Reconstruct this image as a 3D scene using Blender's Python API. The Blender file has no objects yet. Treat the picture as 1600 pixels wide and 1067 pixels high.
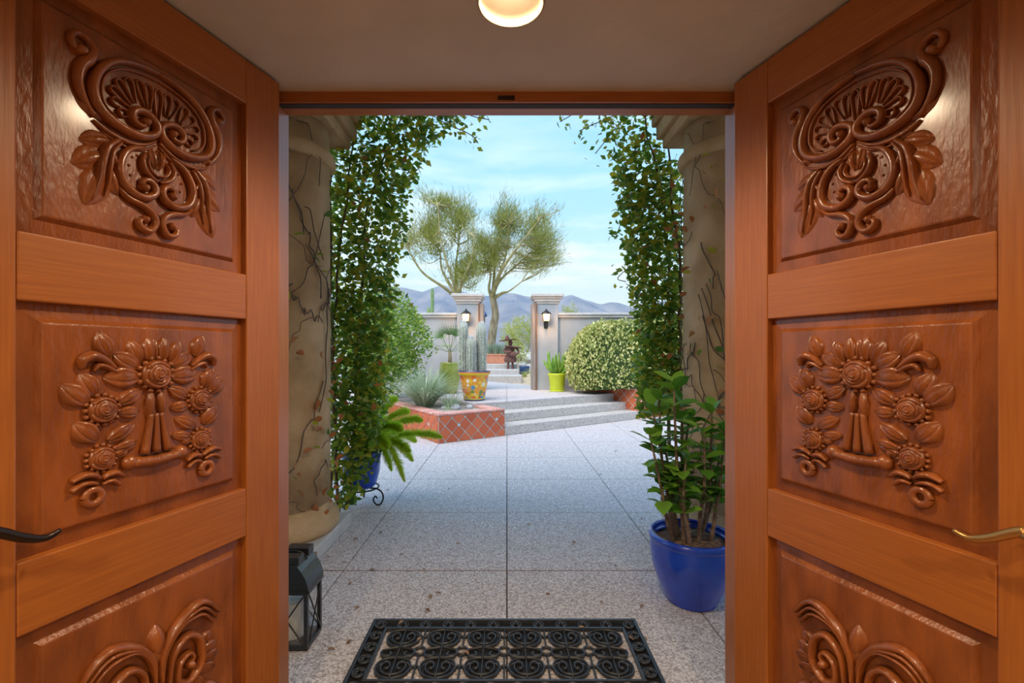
import bpy, bmesh, math, random
from mathutils import Vector, Matrix, Euler
from math import sin, cos, pi, radians
random.seed(7)
SC = bpy.context.scene
COL = SC.collection

# ------------------------------------------------------------------ camera
F, CX, YH, EYE = 702.0, 792.0, 552.0, 1.43     # pixels of the 1600x1067 frame; eye height in metres
cam_d = bpy.data.cameras.new('camera'); cam = bpy.data.objects.new('camera', cam_d); COL.objects.link(cam)
cam.location = (0, 0, EYE); cam.rotation_euler = (radians(90), 0, 0)
cam_d.sensor_width = 36; cam_d.lens = F / 1600 * 36
cam_d.shift_x = (800 - CX) / 1600; cam_d.shift_y = (YH - 533.5) / 1600
cam_d.clip_start = 0.02; cam_d.clip_end = 20000
SC.camera = cam

def W(px, py, d):
    """point at depth d seen at a pixel of the 1600x1067 frame"""
    return Vector(((px - CX) / F * d, d, EYE + (YH - py) / F * d))

# ------------------------------------------------------------------ view, sky, sun
vs = SC.view_settings
vs.view_transform = 'Standard'; vs.look = 'None'; vs.gamma = 1; vs.use_curve_mapping = False
vs.exposure = 0.6
wd = bpy.data.worlds.new('sky'); SC.world = wd; wd.use_nodes = True
nt = wd.node_tree; nt.nodes.clear()
def wn(t, **k):
    n = nt.nodes.new(t)
    for a, b in k.items(): setattr(n, a, b)
    return n
tc = wn('ShaderNodeTexCoord'); sep = wn('ShaderNodeSeparateXYZ'); nt.links.new(tc.outputs['Generated'], sep.inputs[0])
ramp = wn('ShaderNodeValToRGB'); nt.links.new(sep.outputs['Z'], ramp.inputs[0])
els = ramp.color_ramp.elements
els[0].position = 0.0; els[0].color = (.66, .82, .96, 1)
els[1].position = 1.0; els[1].color = (.17, .46, .84, 1)
for p_, c_ in ((.12, (.54, .74, .95, 1)), (.30, (.33, .61, .89, 1)), (.5, (.25, .53, .88, 1))):
    e_ = els.new(p_); e_.color = c_
mp = wn('ShaderNodeMapping'); mp.inputs['Scale'].default_value = (1.6, 1.6, 9.0); mp.inputs['Location'].default_value = (.3, .1, .35)
nt.links.new(tc.outputs['Generated'], mp.inputs[0])
nz = wn('ShaderNodeTexNoise'); nz.inputs['Scale'].default_value = 2.2; nz.inputs['Detail'].default_value = 8; nz.inputs['Roughness'].default_value = .58
nt.links.new(mp.outputs[0], nz.inputs['Vector'])
cr = wn('ShaderNodeValToRGB'); nt.links.new(nz.outputs['Fac'], cr.inputs[0])
cr.color_ramp.elements[0].position = .43; cr.color_ramp.elements[0].color = (0, 0, 0, 1)
cr.color_ramp.elements[1].position = .68; cr.color_ramp.elements[1].color = (.85, .85, .85, 1)
el = wn('ShaderNodeMapRange'); nt.links.new(sep.outputs['Z'], el.inputs[0]); el.inputs[1].default_value = .16; el.inputs[2].default_value = .42; el.inputs[3].default_value = 1; el.inputs[4].default_value = .3
ml = wn('ShaderNodeMath'); ml.operation = 'MULTIPLY'; nt.links.new(cr.outputs[0], ml.inputs[0]); nt.links.new(el.outputs[0], ml.inputs[1])
mx = wn('ShaderNodeMixRGB'); nt.links.new(ml.outputs[0], mx.inputs[0]); nt.links.new(ramp.outputs[0], mx.inputs[1]); mx.inputs[2].default_value = (.86, .92, 1, 1)
bg = wn('ShaderNodeBackground'); bg.inputs['Strength'].default_value = 1.0; nt.links.new(mx.outputs[0], bg.inputs[0])
wo = wn('ShaderNodeOutputWorld'); nt.links.new(bg.outputs[0], wo.inputs[0])

sun_d = bpy.data.lights.new('sun', 'SUN'); sun = bpy.data.objects.new('sun', sun_d); COL.objects.link(sun)
sun_d.energy = 2.8; sun_d.angle = radians(55); sun_d.color = (1, .95, .9)
sun.rotation_euler = (radians(-28), radians(14), 0); sun.rotation_euler = Euler((radians(34), 0, radians(-35)))

# ------------------------------------------------------------------ materials
MATS = {}
def mat(name, c1, c2=None, rough=.6, scale=8, stretch=(1, 1, 1), bump=0, bscale=None, detail=5, spec=.5, metal=0, coat=0,
        voro=None, island=0, transl=0, emit=None, estr=0, lo=.35, hi=.65, coords='Object', c3=None):
    if name in MATS: return MATS[name]
    m = bpy.data.materials.new(name); m.use_nodes = True; t = m.node_tree; N = t.nodes; L = t.links
    b = N['Principled BSDF']; out = N['Material Output']
    b.inputs['Roughness'].default_value = rough; b.inputs['Metallic'].default_value = metal
    b.inputs['Specular IOR Level'].default_value = spec
    b.inputs['Coat Weight'].default_value = coat; b.inputs['Coat Roughness'].default_value = .15
    c1 = tuple(c1) + (1,); c2 = tuple(c2) + (1,) if c2 else c1
    tcn = N.new('ShaderNodeTexCoord'); mpn = N.new('ShaderNodeMapping'); mpn.inputs['Scale'].default_value = stretch
    L.new(tcn.outputs[coords], mpn.inputs[0])
    if voro:
        v = N.new('ShaderNodeTexVoronoi'); v.inputs['Scale'].default_value = voro; L.new(mpn.outputs[0], v.inputs['Vector'])
        sp = N.new('ShaderNodeSeparateColor'); L.new(v.outputs['Color'], sp.inputs[0]); fac = sp.outputs[0]; hgt = v.outputs['Distance']
    else:
        n = N.new('ShaderNodeTexNoise'); n.inputs['Scale'].default_value = scale; n.inputs['Detail'].default_value = detail
        L.new(mpn.outputs[0], n.inputs['Vector']); fac = n.outputs['Fac']; hgt = fac
    if island:
        g = N.new('ShaderNodeNewGeometry'); oi = N.new('ShaderNodeObjectInfo')
        ad = N.new('ShaderNodeMath'); ad.operation = 'ADD'; L.new(g.outputs['Random Per Island'], ad.inputs[0]); L.new(oi.outputs['Random'], ad.inputs[1])
        fr = N.new('ShaderNodeMath'); fr.operation = 'FRACT'; L.new(ad.outputs[0], fr.inputs[0]); fac = fr.outputs[0]; lo, hi = 0, 1
    r = N.new('ShaderNodeValToRGB'); L.new(fac, r.inputs[0]); E = r.color_ramp.elements
    E[0].position = lo; E[0].color = c1; E[1].position = hi; E[1].color = c2
    if c3: e = E.new((lo + hi) / 2); e.color = tuple(c3) + (1,)
    L.new(r.outputs[0], b.inputs['Base Color'])
    if bump:
        if bscale:
            n2 = N.new('ShaderNodeTexNoise'); n2.inputs['Scale'].default_value = bscale; n2.inputs['Detail'].default_value = 4
            L.new(mpn.outputs[0], n2.inputs['Vector']); hgt = n2.outputs['Fac']
        bp = N.new('ShaderNodeBump'); bp.inputs['Strength'].default_value = bump; bp.inputs['Distance'].default_value = .01
        L.new(hgt, bp.inputs['Height']); L.new(bp.outputs[0], b.inputs['Normal'])
    if emit:
        b.inputs['Emission Color'].default_value = tuple(emit) + (1,); b.inputs['Emission Strength'].default_value = estr
    if transl:
        tr = N.new('ShaderNodeBsdfTranslucent'); L.new(r.outputs[0], tr.inputs[0])
        ms = N.new('ShaderNodeMixShader'); ms.inputs[0].default_value = transl
        L.new(b.outputs[0], ms.inputs[1]); L.new(tr.outputs[0], ms.inputs[2]); L.new(ms.outputs[0], out.inputs[0])
    MATS[name] = m
    return m

wood_v = mat('wood_vertical_grain', (.30, .084, .013), (.41, .126, .020), rough=.4, scale=4, stretch=(30, 30, 1.2), detail=8, bump=.06, coat=.2, lo=.25, hi=.75)
wood_h = mat('wood_horizontal_grain', (.30, .084, .013), (.41, .126, .020), rough=.4, scale=4, stretch=(1.2, 30, 30), detail=8, bump=.06, coat=.2, lo=.25, hi=.75)
wood_c = mat('wood_carved', (.19, .048, .009), (.31, .084, .016), rough=.34, scale=5, stretch=(3, 3, 1), detail=6, bump=.32, bscale=26, coat=.35)
wood_dark = mat('wood_frame_dark_strip', (.03, .015, .01), rough=.7)  # near-black colour of the weather strip in the frame head
plaster = mat('plaster_taupe', (.50, .44, .36), (.56, .50, .41), rough=.8, scale=3, bump=.7, bscale=7, spec=.3)
stucco_tan = mat('stucco_tan', (.42, .275, .14), (.62, .44, .26), rough=.9, scale=3.5, bump=.4, bscale=60, spec=.2)
stucco_grey = mat('stucco_grey', (.37, .37, .38), (.44, .44, .45), rough=.9, scale=2.5, bump=.25, bscale=50, spec=.2)
caststone = mat('cast_stone', (.46, .44, .43), (.56, .54, .53), rough=.85, scale=6, bump=.2, bscale=40, spec=.2)
aggregate = mat('exposed_aggregate', (.30, .255, .25), (.76, .71, .71), rough=.75, voro=120, bump=.45, lo=.0, hi=1, c3=(.55, .50, .50), spec=.3, coords='Object')
concrete = mat('step_concrete', (.36, .325, .30), (.60, .56, .53), rough=.85, voro=60, bump=.35, lo=0, hi=1, spec=.2)
joint_m = mat('joint_dark', (.07, .055, .05), (.12, .09, .07), rough=.95)
joint_wood = mat('joint_rust_strip', (.20, .085, .045), (.26, .12, .07), rough=.9)
tile_floor = mat('interior_tile', (.36, .22, .13), (.44, .28, .17), rough=.4, scale=4)
terracotta = mat('terracotta_tile', (.46, .085, .028), (.60, .14, .05), rough=.6, island=1, bump=.1)
terracotta_pot = mat('terracotta_trough', (.58, .22, .12), (.66, .27, .16), rough=.75)
coping_m = mat('coping_tile_pink', (.60, .27, .22), (.72, .38, .32), rough=.6, island=1)
grout = mat('grout_pale', (.50, .46, .42), (.58, .54, .5), rough=.9)
inset_m = mat('glazed_inset', (.75, .74, .6), (.25, .35, .5), rough=.3, voro=60, lo=0, hi=1)
soil = mat('soil_bark', (.06, .032, .018), (.22, .13, .08), rough=.95, voro=45, bump=.8, lo=0, hi=1)
soil_pale = mat('soil_gravel', (.30, .25, .2), (.48, .42, .36), rough=.95, voro=40, bump=.6, lo=0, hi=1)
blue_glaze = mat('glaze_cobalt', (.010, .045, .44), (.018, .08, .60), rough=.22, scale=6, coat=.5)
navy_glaze = mat('glaze_navy', (.02, .05, .13), (.04, .08, .2), rough=.3)
olive_glaze = mat('glaze_olive', (.20, .26, .035), (.36, .38, .07), rough=.3, scale=3)
lime_glaze = mat('glaze_lime', (.50, .56, .02), (.56, .62, .03), rough=.35)
iron = mat('black_iron', (.012, .012, .014), rough=.45, spec=.5)
iron_blue = mat('black_painted_metal', (.018, .02, .024), rough=.32, coat=.3)
bronze = mat('bronze_dark', (.045, .03, .025), rough=.32, metal=.8)
bronze_lit = mat('bronze_lever_lit', (.50, .27, .09), rough=.35, metal=.9)  # same bronze as the other lever, with its bright reflection painted in
rust = mat('rusted_metal', (.10, .04, .035), (.20, .085, .06), rough=.8, scale=20)
rubber = mat('rubber_black', (.028, .032, .04), (.042, .047, .058), rough=.36, scale=30)
rubber_web = mat('rubber_web_black', (.008, .007, .007), rough=.7)
wax = mat('candle_wax', (.80, .76, .66), rough=.5)
leaf_ivy = mat('leaf_vine', (.07, .17, .02), (.60, .52, .05), rough=.35, island=1, transl=.5, c3=(.19, .34, .03))
leaf_fallen = mat('leaf_fallen_brown', (.20, .09, .045), (.42, .27, .16), rough=.8, island=1, transl=.2)
leaf_dry = mat('leaf_dry_orange', (.42, .13, .035), (.55, .26, .10), rough=.7, island=1, transl=.3)
leaf_pot = mat('leaf_glossy_green', (.07, .24, .025), (.24, .46, .05), rough=.3, island=1, transl=.25)
leaf_shrub = mat('leaf_bright_green', (.10, .24, .03), (.42, .52, .08), rough=.5, island=1, transl=.35)
leaf_hedge = mat('leaf_variegated', (.16, .25, .04), (.80, .74, .34), rough=.5, island=1, transl=.2, c3=(.55, .55, .17))
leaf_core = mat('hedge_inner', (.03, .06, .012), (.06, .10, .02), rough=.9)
fern_m = mat('fern_needles', (.52, .72, .04), (.84, .93, .10), rough=.5, island=1, transl=.5)
grass_m = mat('blade_grey_green', (.24, .34, .19), (.55, .62, .43), rough=.55, island=1, transl=.25)
lav_m = mat('lavender_grey', (.20, .30, .2), (.42, .50, .36), rough=.7, island=1, transl=.2)
palm_m = mat('palm_green', (.08, .19, .05), (.22, .34, .12), rough=.45, island=1, transl=.2)
aloe_m = mat('succulent_green', (.11, .27, .03), (.30, .46, .06), rough=.4, scale=6)
cactus_m = mat('cactus_green', (.38, .42, .30), (.48, .52, .40), rough=.7, scale=10)
spine_m = mat('cactus_white_hair', (.74, .73, .70), (.90, .89, .87), rough=.8, island=1, transl=.2)
saguaro_m = mat('saguaro_green', (.16, .26, .10), (.24, .34, .15), rough=.8)
bark_m = mat('bark_green_brown', (.22, .19, .08), (.40, .35, .16), rough=.85, scale=5, bump=.3)
trunk_m = mat('bark_trunk', (.20, .15, .09), (.44, .36, .22), rough=.9, scale=7, stretch=(1, 1, .3), bump=.6)
twig_m = mat('vine_twig', (.10, .065, .045), (.2, .14, .1), rough=.85, scale=20)
thorn_m = mat('thorny_stem', (.16, .10, .07), (.30, .2, .14), rough=.85, scale=30, bump=.4)
tree_leaf = mat('palo_verde_twigs', (.15, .18, .025), (.42, .42, .08), rough=.7, island=1, transl=.3)
bush_far = mat('desert_bush', (.30, .36, .08), (.55, .56, .18), rough=.8, island=1, transl=.3)
rock_m = mat('rock_pale', (.52, .48, .44), (.72, .69, .66), rough=.9, scale=5, bump=.5)
rock_grey = mat('rock_grey', (.38, .38, .39), (.55, .55, .56), rough=.9, scale=8, bump=.4)
desert = mat('desert_ground', (.40, .31, .2), (.54, .44, .3), rough=.95, scale=.8, bump=.3, bscale=6)
mount_m = mat('mountain_rock', (.11, .10, .12), (.27, .245, .27), rough=1, scale=.004, detail=9, spec=0)
gate_wood = mat('gate_post_weathered', (.22, .17, .14), (.32, .27, .24), rough=.85, scale=4, stretch=(6, 6, .6))
gate_edge = mat('gate_post_brown_edge', (.16, .075, .04), (.2, .1, .055), rough=.8)
bulb_m = mat('lamp_bulb', (1, 1, 1), emit=(1, .93, .8), estr=4)
reflector_m = mat('lamp_reflector', (.42, .33, .2), rough=.5)
glow_glass = mat('lantern_amber_glass', (.9, .55, .2), rough=.4, emit=(1, .46, .12), estr=1.25)
clay_block = mat('brown_block', (.22, .12, .06), (.28, .16, .09), rough=.85, scale=20)

def glass_mat():
    m = bpy.data.materials.new('lantern_clear_glass'); m.use_nodes = True; t = m.node_tree
    t.nodes.clear(); o = t.nodes.new('ShaderNodeOutputMaterial'); mixs = t.nodes.new('ShaderNodeMixShader')
    tr = t.nodes.new('ShaderNodeBsdfTransparent'); gl = t.nodes.new('ShaderNodeBsdfGlossy'); gl.inputs['Roughness'].default_value = .03
    mixs.inputs[0].default_value = .12
    t.links.new(tr.outputs[0], mixs.inputs[1]); t.links.new(gl.outputs[0], mixs.inputs[2]); t.links.new(mixs.outputs[0], o.inputs[0])
    return m
glass_m = glass_mat()

def talavera_mat():
    m = bpy.data.materials.new('talavera_painted_glaze'); m.use_nodes = True; t = m.node_tree; N = t.nodes; L = t.links
    b = N['Principled BSDF']; b.inputs['Roughness'].default_value = .28
    tcn = N.new('ShaderNodeTexCoord'); v = N.new('ShaderNodeTexVoronoi'); v.inputs['Scale'].default_value = 13; L.new(tcn.outputs['Object'], v.inputs['Vector'])
    s = N.new('ShaderNodeSeparateColor'); L.new(v.outputs['Color'], s.inputs[0])
    r = N.new('ShaderNodeValToRGB'); r.color_ramp.interpolation = 'CONSTANT'; L.new(s.outputs[0], r.inputs[0])
    E = r.color_ramp.elements; E[0].position = 0; E[0].color = (.72, .16, .02, 1); E[1].position = .22; E[1].color = (.75, .42, .03, 1)
    for p, c in ((.4, (.72, .70, .60, 1)), (.55, (.55, .05, .02, 1)), (.68, (.16, .24, .05, 1)), (.78, (.75, .50, .05, 1)), (.9, (.07, .25, .42, 1))):
        e = E.new(p); e.color = c
    r2 = N.new('ShaderNodeValToRGB'); r2.color_ramp.interpolation = 'CONSTANT'; L.new(v.outputs['Distance'], r2.inputs[0])
    F2 = r2.color_ramp.elements; F2[0].position = 0; F2[0].color = (0, 0, 0, 1); F2[1].position = .56; F2[1].color = (1, 1, 1, 1)
    mxx = N.new('ShaderNodeMixRGB'); L.new(r2.outputs[0], mxx.inputs[0]); L.new(r.outputs[0], mxx.inputs[1]); mxx.inputs[2].default_value = (.70, .30, .03, 1)
    sx = N.new('ShaderNodeSeparateXYZ'); L.new(tcn.outputs['Object'], sx.inputs[0])
    r3 = N.new('ShaderNodeValToRGB'); r3.color_ramp.interpolation = 'CONSTANT'; L.new(sx.outputs['Z'], r3.inputs[0])
    G = r3.color_ramp.elements; G[0].position = 0; G[0].color = (.03, .04, .12, 1); G[1].position = .025; G[1].color = (.7, .55, .1, 1)
    for p, c in ((.05, (0, 0, 0, 0)), (.50, (.75, .50, .03, 1)), (.545, (.5, .12, .03, 1)), (.565, (.03, .04, .15, 1))):
        e = G.new(p); e.color = c
    m2 = N.new('ShaderNodeMixRGB'); L.new(r3.outputs['Alpha'], m2.inputs[0]); L.new(mxx.outputs[0], m2.inputs[1]); L.new(r3.outputs[0], m2.inputs[2])
    L.new(m2.outputs[0], b.inputs['Base Color'])
    return m
talavera = talavera_mat()

# ------------------------------------------------------------------ object helpers
def tag(o, label=None, cat=None, group=None, kind=None):
    if label: o['label'] = label
    if cat: o['category'] = cat
    if group: o['group'] = group
    if kind: o['kind'] = kind
    return o
def empty(name, loc=(0, 0, 0), rz=0, **k):
    o = bpy.data.objects.new(name, None); COL.objects.link(o); o.location = loc; o.rotation_euler = (0, 0, rz)
    o.empty_display_size = .1
    return tag(o, **k)
def link(name, me, m, parent=None, loc=(0, 0, 0), rot=(0, 0, 0), scale=(1, 1, 1), **k):
    if m is not None and not me.materials: me.materials.append(m)
    o = bpy.data.objects.new(name, me); COL.objects.link(o); o.location = loc; o.rotation_euler = rot; o.scale = scale
    if parent: o.parent = parent
    return tag(o, **k)

class MB:
    def __init__(s): s.v = []; s.f = []
    def add(s, vs, fs):
        n = len(s.v); s.v += [tuple(p) for p in vs]; s.f += [tuple(i + n for i in f) for f in fs]; return s
    def box(s, x0, x1, y0, y1, z0, z1, M=None):
        vs = [Vector((x, y, z)) for z in (z0, z1) for x, y in ((x0, y0), (x1, y0), (x1, y1), (x0, y1))]
        if M: vs = [M @ p for p in vs]
        return s.add(vs, [(3, 2, 1, 0), (4, 5, 6, 7), (0, 1, 5, 4), (1, 2, 6, 5), (2, 3, 7, 6), (3, 0, 4, 7)])
    def prism(s, poly, z0, z1):
        n = len(poly)
        vs = [(p[0], p[1], z0) for p in poly] + [(p[0], p[1], z1) for p in poly]
        return s.add(vs, [tuple(range(n - 1, -1, -1)), tuple(range(n, 2 * n))] + [(i, (i + 1) % n, n + (i + 1) % n, n + i) for i in range(n)])
    def tube(s, pts, rad, n=6, cap=True):
        pts = [Vector(p) for p in pts]
        if not hasattr(rad, '__len__'): rad = [rad] * len(pts)
        vs = []; fs = []; up = None
        for i, p in enumerate(pts):
            t = (pts[min(i + 1, len(pts) - 1)] - pts[max(i - 1, 0)])
            t = t.normalized() if t.length > 1e-9 else Vector((0, 0, 1))
            if up is None: up = t.orthogonal().normalized()
            up = up - t * up.dot(t)
            up = up.normalized() if up.length > 1e-6 else t.orthogonal().normalized()
            b = t.cross(up)
            for k in range(n):
                a = 2 * pi * k / n; vs.append(p + (up * cos(a) + b * sin(a)) * rad[i])
        for i in range(len(pts) - 1):
            for k in range(n):
                k2 = (k + 1) % n; fs.append((i * n + k, i * n + k2, (i + 1) * n + k2, (i + 1) * n + k))
        if cap: fs.append(tuple(range(n - 1, -1, -1))); fs.append(tuple((len(pts) - 1) * n + k for k in range(n)))
        return s.add(vs, fs)
    def lathe(s, prof, n=24, c=(0, 0, 0), sx=1, sy=1, M=None, cap=True):
        vs = []; fs = []
        for r, z in prof:
            for k in range(n):
                a = 2 * pi * k / n; p = Vector((c[0] + r * cos(a) * sx, c[1] + r * sin(a) * sy, c[2] + z)); vs.append(M @ p if M else p)
        for i in range(len(prof) - 1):
            for k in range(n):
                k2 = (k + 1) % n; fs.append((i * n + k, i * n + k2, (i + 1) * n + k2, (i + 1) * n + k))
        if cap and prof[0][0] > 1e-6: fs.append(tuple(range(n - 1, -1, -1)))
        if cap and prof[-1][0] > 1e-6: fs.append(tuple((len(prof) - 1) * n + k for k in range(n)))
        return s.add(vs, fs)
    def sphere(s, c, rx, ry=None, rz=None, n=10, m=7, jit=0, M=None):
        ry = ry or rx; rz = rz or rx; vs = []; fs = []
        for i in range(m + 1):
            th = pi * i / m
            for k in range(n):
                a = 2 * pi * k / n; j = 1 + random.uniform(-jit, jit) if 0 < i < m else 1
                p = Vector((rx * j * sin(th) * cos(a), ry * j * sin(th) * sin(a), rz * j * cos(th)))
                if M: p = M @ p
                vs.append(p + Vector(c))
        for i in range(m):
            for k in range(n):
                k2 = (k + 1) % n; fs.append((i * n + k, (i + 1) * n + k, (i + 1) * n + k2, i * n + k2))
        return s.add(vs, fs)
    def mesh(s, name, smooth=False, fix=True, merge=0):
        me = bpy.data.meshes.new(name); me.from_pydata([tuple(p) for p in s.v], [], s.f)
        if fix or merge:
            bm = bmesh.new(); bm.from_mesh(me)
            if merge: bmesh.ops.remove_doubles(bm, verts=bm.verts, dist=merge)
            bmesh.ops.recalc_face_normals(bm, faces=bm.faces); bm.to_mesh(me); bm.free()
        if smooth: me.polygons.foreach_set('use_smooth', [True] * len(me.polygons))
        me.update(); return me
    def build(s, name, m, parent=None, smooth=False, bevel=0, fix=True, loc=(0, 0, 0), rot=(0, 0, 0), merge=0, **k):
        o = link(name, s.mesh(name, smooth, fix, merge), m, parent, loc, rot, **k)
        if bevel:
            b = o.modifiers.new('bevel', 'BEVEL'); b.width = bevel; b.segments = 2; b.limit_method = 'ANGLE'
        return o

def smooth_path(pts, k=4):
    pts = [Vector(p) for p in pts]; out = []
    for i in range(len(pts) - 1):
        p0 = pts[max(i - 1, 0)]; p1 = pts[i]; p2 = pts[i + 1]; p3 = pts[min(i + 2, len(pts) - 1)]
        for j in range(k):
            t = j / k
            out.append(.5 * ((2 * p1) + (p2 - p0) * t + (2 * p0 - 5 * p1 + 4 * p2 - p3) * t * t + (3 * p1 - p0 - 3 * p2 + p3) * t ** 3))
    out.append(pts[-1]); return out
def lerpn(vals, n):
    m = len(vals) - 1; r = []
    for i in range(n):
        x = i / (n - 1) * m; a = min(int(x), m - 1); r.append(vals[a] + (vals[a + 1] - vals[a]) * (x - a))
    return r
def clip_poly(poly, a, b, c):
    """keep a*x+b*y>=c"""
    out = []
    for i in range(len(poly)):
        p, q = poly[i], poly[(i + 1) % len(poly)]
        dp = a * p[0] + b * p[1] - c; dq = a * q[0] + b * q[1] - c
        if dp >= 0: out.append(p)
        if dp * dq < 0:
            t = dp / (dp - dq); out.append((p[0] + (q[0] - p[0]) * t, p[1] + (q[1] - p[1]) * t))
    return out

LEAF_MESH = {}
def leaf_mesh(kind, m, w=.5, fold=.12, tip=1.0):
    """unit leaf along +Y, length 1"""
    key = (kind, m.name)
    if key not in LEAF_MESH:
        rows = [(0, .02), (.2, w * .36), (.5, w * .5), (.78, w * .33), (1, 0)]
        vs = []; fs = []
        for y, h in rows[:-1]: vs += [(-h, y, fold * h * 1.6 - .06 * y * y), (0, y, -.06 * y * y), (h, y, fold * h * 1.6 - .06 * y * y)]
        vs.append((0, 1, -.1)); n = len(rows) - 1
        for i in range(n - 1):
            a = i * 3; fs += [(a, a + 1, a + 4, a + 3), (a + 1, a + 2, a + 5, a + 4)]
        a = (n - 1) * 3; fs += [(a, a + 1, a + 3), (a + 1, a + 2, a + 3)]
        me = bpy.data.meshes.new(kind); me.from_pydata(vs, [], fs); me.materials.append(m)
        me.polygons.foreach_set('use_smooth', [True] * len(me.polygons)); me.update()
        LEAF_MESH[key] = me
    return LEAF_MESH[key]
SIMPLE = [(-.5, .45, .06), (0, .42, -.02), (.5, .45, .06), (0, 0, 0), (0, 1, -.04)]
def leaves_stuff(items, w=.5):
    """joined simple leaves: items = (pos, euler, size)"""
    mb = MB()
    for p, e, s in items:
        M = e.to_matrix(); vs = [M @ Vector((x * w * s, y * s, z * s)) + p for x, y, z in SIMPLE]
        mb.add(vs, [(3, 1, 0), (3, 2, 1), (0, 1, 4), (1, 2, 4)])
    return mb
def rot_rand(tilt=1.2):
    return Euler((random.gauss(0, tilt), random.gauss(0, tilt), random.uniform(0, 2 * pi)))

# ================================================================== THE ROOM AND THE DOORS
WALL_IN, WALL_OUT, CEIL, JX = 1.69, 1.843, 2.445, .894
RX = 1.75
mb = MB(); mb.box(-4.2, -JX - .04, WALL_IN, WALL_OUT, 0, 3.75).box(JX + .04, 4.2, WALL_IN, WALL_OUT, 0, 3.75).box(-JX - .04, JX + .04, WALL_IN, WALL_OUT, CEIL, 3.75)
tag(mb.build('wall_front', plaster), 'taupe plaster wall around the wide double doorway', 'wall', kind='structure')
tag(MB().box(-RX - .1, -RX, -3.5, WALL_IN, 0, CEIL).build('wall_left', plaster), 'taupe plaster entry wall behind the door with dark bronze lever', 'wall', kind='structure')
tag(MB().box(RX, RX + .1, -3.5, WALL_IN, 0, CEIL).build('wall_right', plaster), 'taupe plaster entry wall behind the door with bronze lever painted as if lit', 'wall', kind='structure')
tag(MB().box(-RX - .1, RX + .1, -3.6, -3.5, 0, CEIL).build('wall_back', plaster), 'taupe plaster wall at the inner end of the entry', 'wall', kind='structure')
fl = empty('floor', label='tan tiled entry hall floor inside the doors', cat='floor', kind='structure')
MB().box(-RX, RX, -3.5, WALL_OUT, -.05, -.006).build('tile_bed', joint_m, fl)
tm = MB().box(-.2, .2, -.2, .2, 0, .012).mesh('floor_tile')
for i in range(9):
    for j in range(13):
        if abs(-1.64 + i * .41) < RX - .19: link('floor_tile', tm, tile_floor, fl, loc=(-1.64 + i * .41, -3.29 + j * .41, -.012))
cans = [(.012, 1.30), (-.85, -.55), (.85, -.55), (0, -2.2)]  # first is the visible downlight; the rest are added unseen to light the doors
bm = bmesh.new()
def loop(pts):
    vs = [bm.verts.new(p) for p in pts]; return [bm.edges.new((vs[i], vs[(i + 1) % len(vs)])) for i in range(len(vs))]
ed = loop([(-RX, -3.5, CEIL), (RX, -3.5, CEIL), (RX, WALL_IN, CEIL), (-RX, WALL_IN, CEIL)])
for cx_, cy_ in cans: ed += loop([(cx_ + .092 * cos(a * pi / 16), cy_ + .092 * sin(a * pi / 16), CEIL) for a in range(32)])
bmesh.ops.triangle_fill(bm, edges=ed, use_beauty=True)
me = bpy.data.meshes.new('ceiling'); bm.to_mesh(me); bm.free()
ceil = link('ceiling', me, plaster); tag(ceil, 'taupe hand-trowelled plaster ceiling above the open doors', 'ceiling', kind='structure')
MB().box(-RX - .1, RX + .1, -3.6, WALL_IN, CEIL + .2, CEIL + .3).build('ceiling_deck', plaster, ceil)
MB().box(-RX - .1, -RX, -3.6, WALL_IN, CEIL, CEIL + .2).box(RX, RX + .1, -3.6, WALL_IN, CEIL, CEIL + .2).box(-RX, RX, -3.6, -3.5, CEIL, CEIL + .2).build('ceiling_edge', plaster, ceil)

for i, (x, y) in enumerate(cans):
    t = empty('ceiling_light', (x, y, CEIL), cat='ceiling light', group='recessed entry lights',
              label='round recessed ceiling light glowing above the doorway' if i == 0 else 'added unseen recessed light further inside the entry hall to brighten the doors')
    MB().lathe([(.0925, 0), (.0925, -.004), (.098, -.003), (.099, .0005)], 32, cap=False).build('trim_ring', bronze_lit if False else reflector_m, t, smooth=True)
    MB().lathe([(.092, -.001), (.088, .03), (.074, .09), (.068, .11), (.0, .112)], 32, cap=False).build('reflector', reflector_m, t, smooth=True, fix=False)
    MB().lathe([(.0, .052), (.03, .054), (.044, .062), (.048, .074), (.044, .09), (.03, .109)], 24).build('bulb', bulb_m, t, smooth=True)
    ld = bpy.data.lights.new('ceiling_lamp', 'SPOT'); lo_ = bpy.data.objects.new('ceiling_lamp', ld); COL.objects.link(lo_)
    ld.energy = 45 if i == 0 else 64; ld.color = (1, .78, .52); ld.spot_size = radians(160); ld.spot_blend = .6; ld.shadow_soft_size = .06
    lo_.location = (0, 0, .025); lo_.parent = t

# door frame
tr = tag(empty('trim_1', (0, 0, 0)), 'orange-brown wooden frame of the double doorway', 'door frame', kind='structure')
MB().box(-JX - .04, -JX, WALL_IN, WALL_OUT, 0, CEIL).build('jamb', wood_v, tr, bevel=.003)
MB().box(JX, JX + .04, WALL_IN, WALL_OUT, 0, CEIL).build('jamb', wood_v, tr, bevel=.003)
MB().box(-JX, JX, 1.742, 1.752, 2.404, CEIL).build('head_stop', wood_h, tr)
MB().box(-JX, JX, 1.752, 1.785, 2.402, CEIL).build('weather_strip', wood_dark, tr)
MB().box(-JX, JX, 1.785, WALL_OUT, 2.404, CEIL).build('head', wood_h, tr, bevel=.003)
MB().box(-.035, .03, 1.739, 1.743, 2.412, 2.428).build('strike_plate', bronze, tr)
MB().box(-JX, JX, WALL_IN + .02, WALL_OUT, -.01, .01).build('threshold', bronze, tr)

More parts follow.
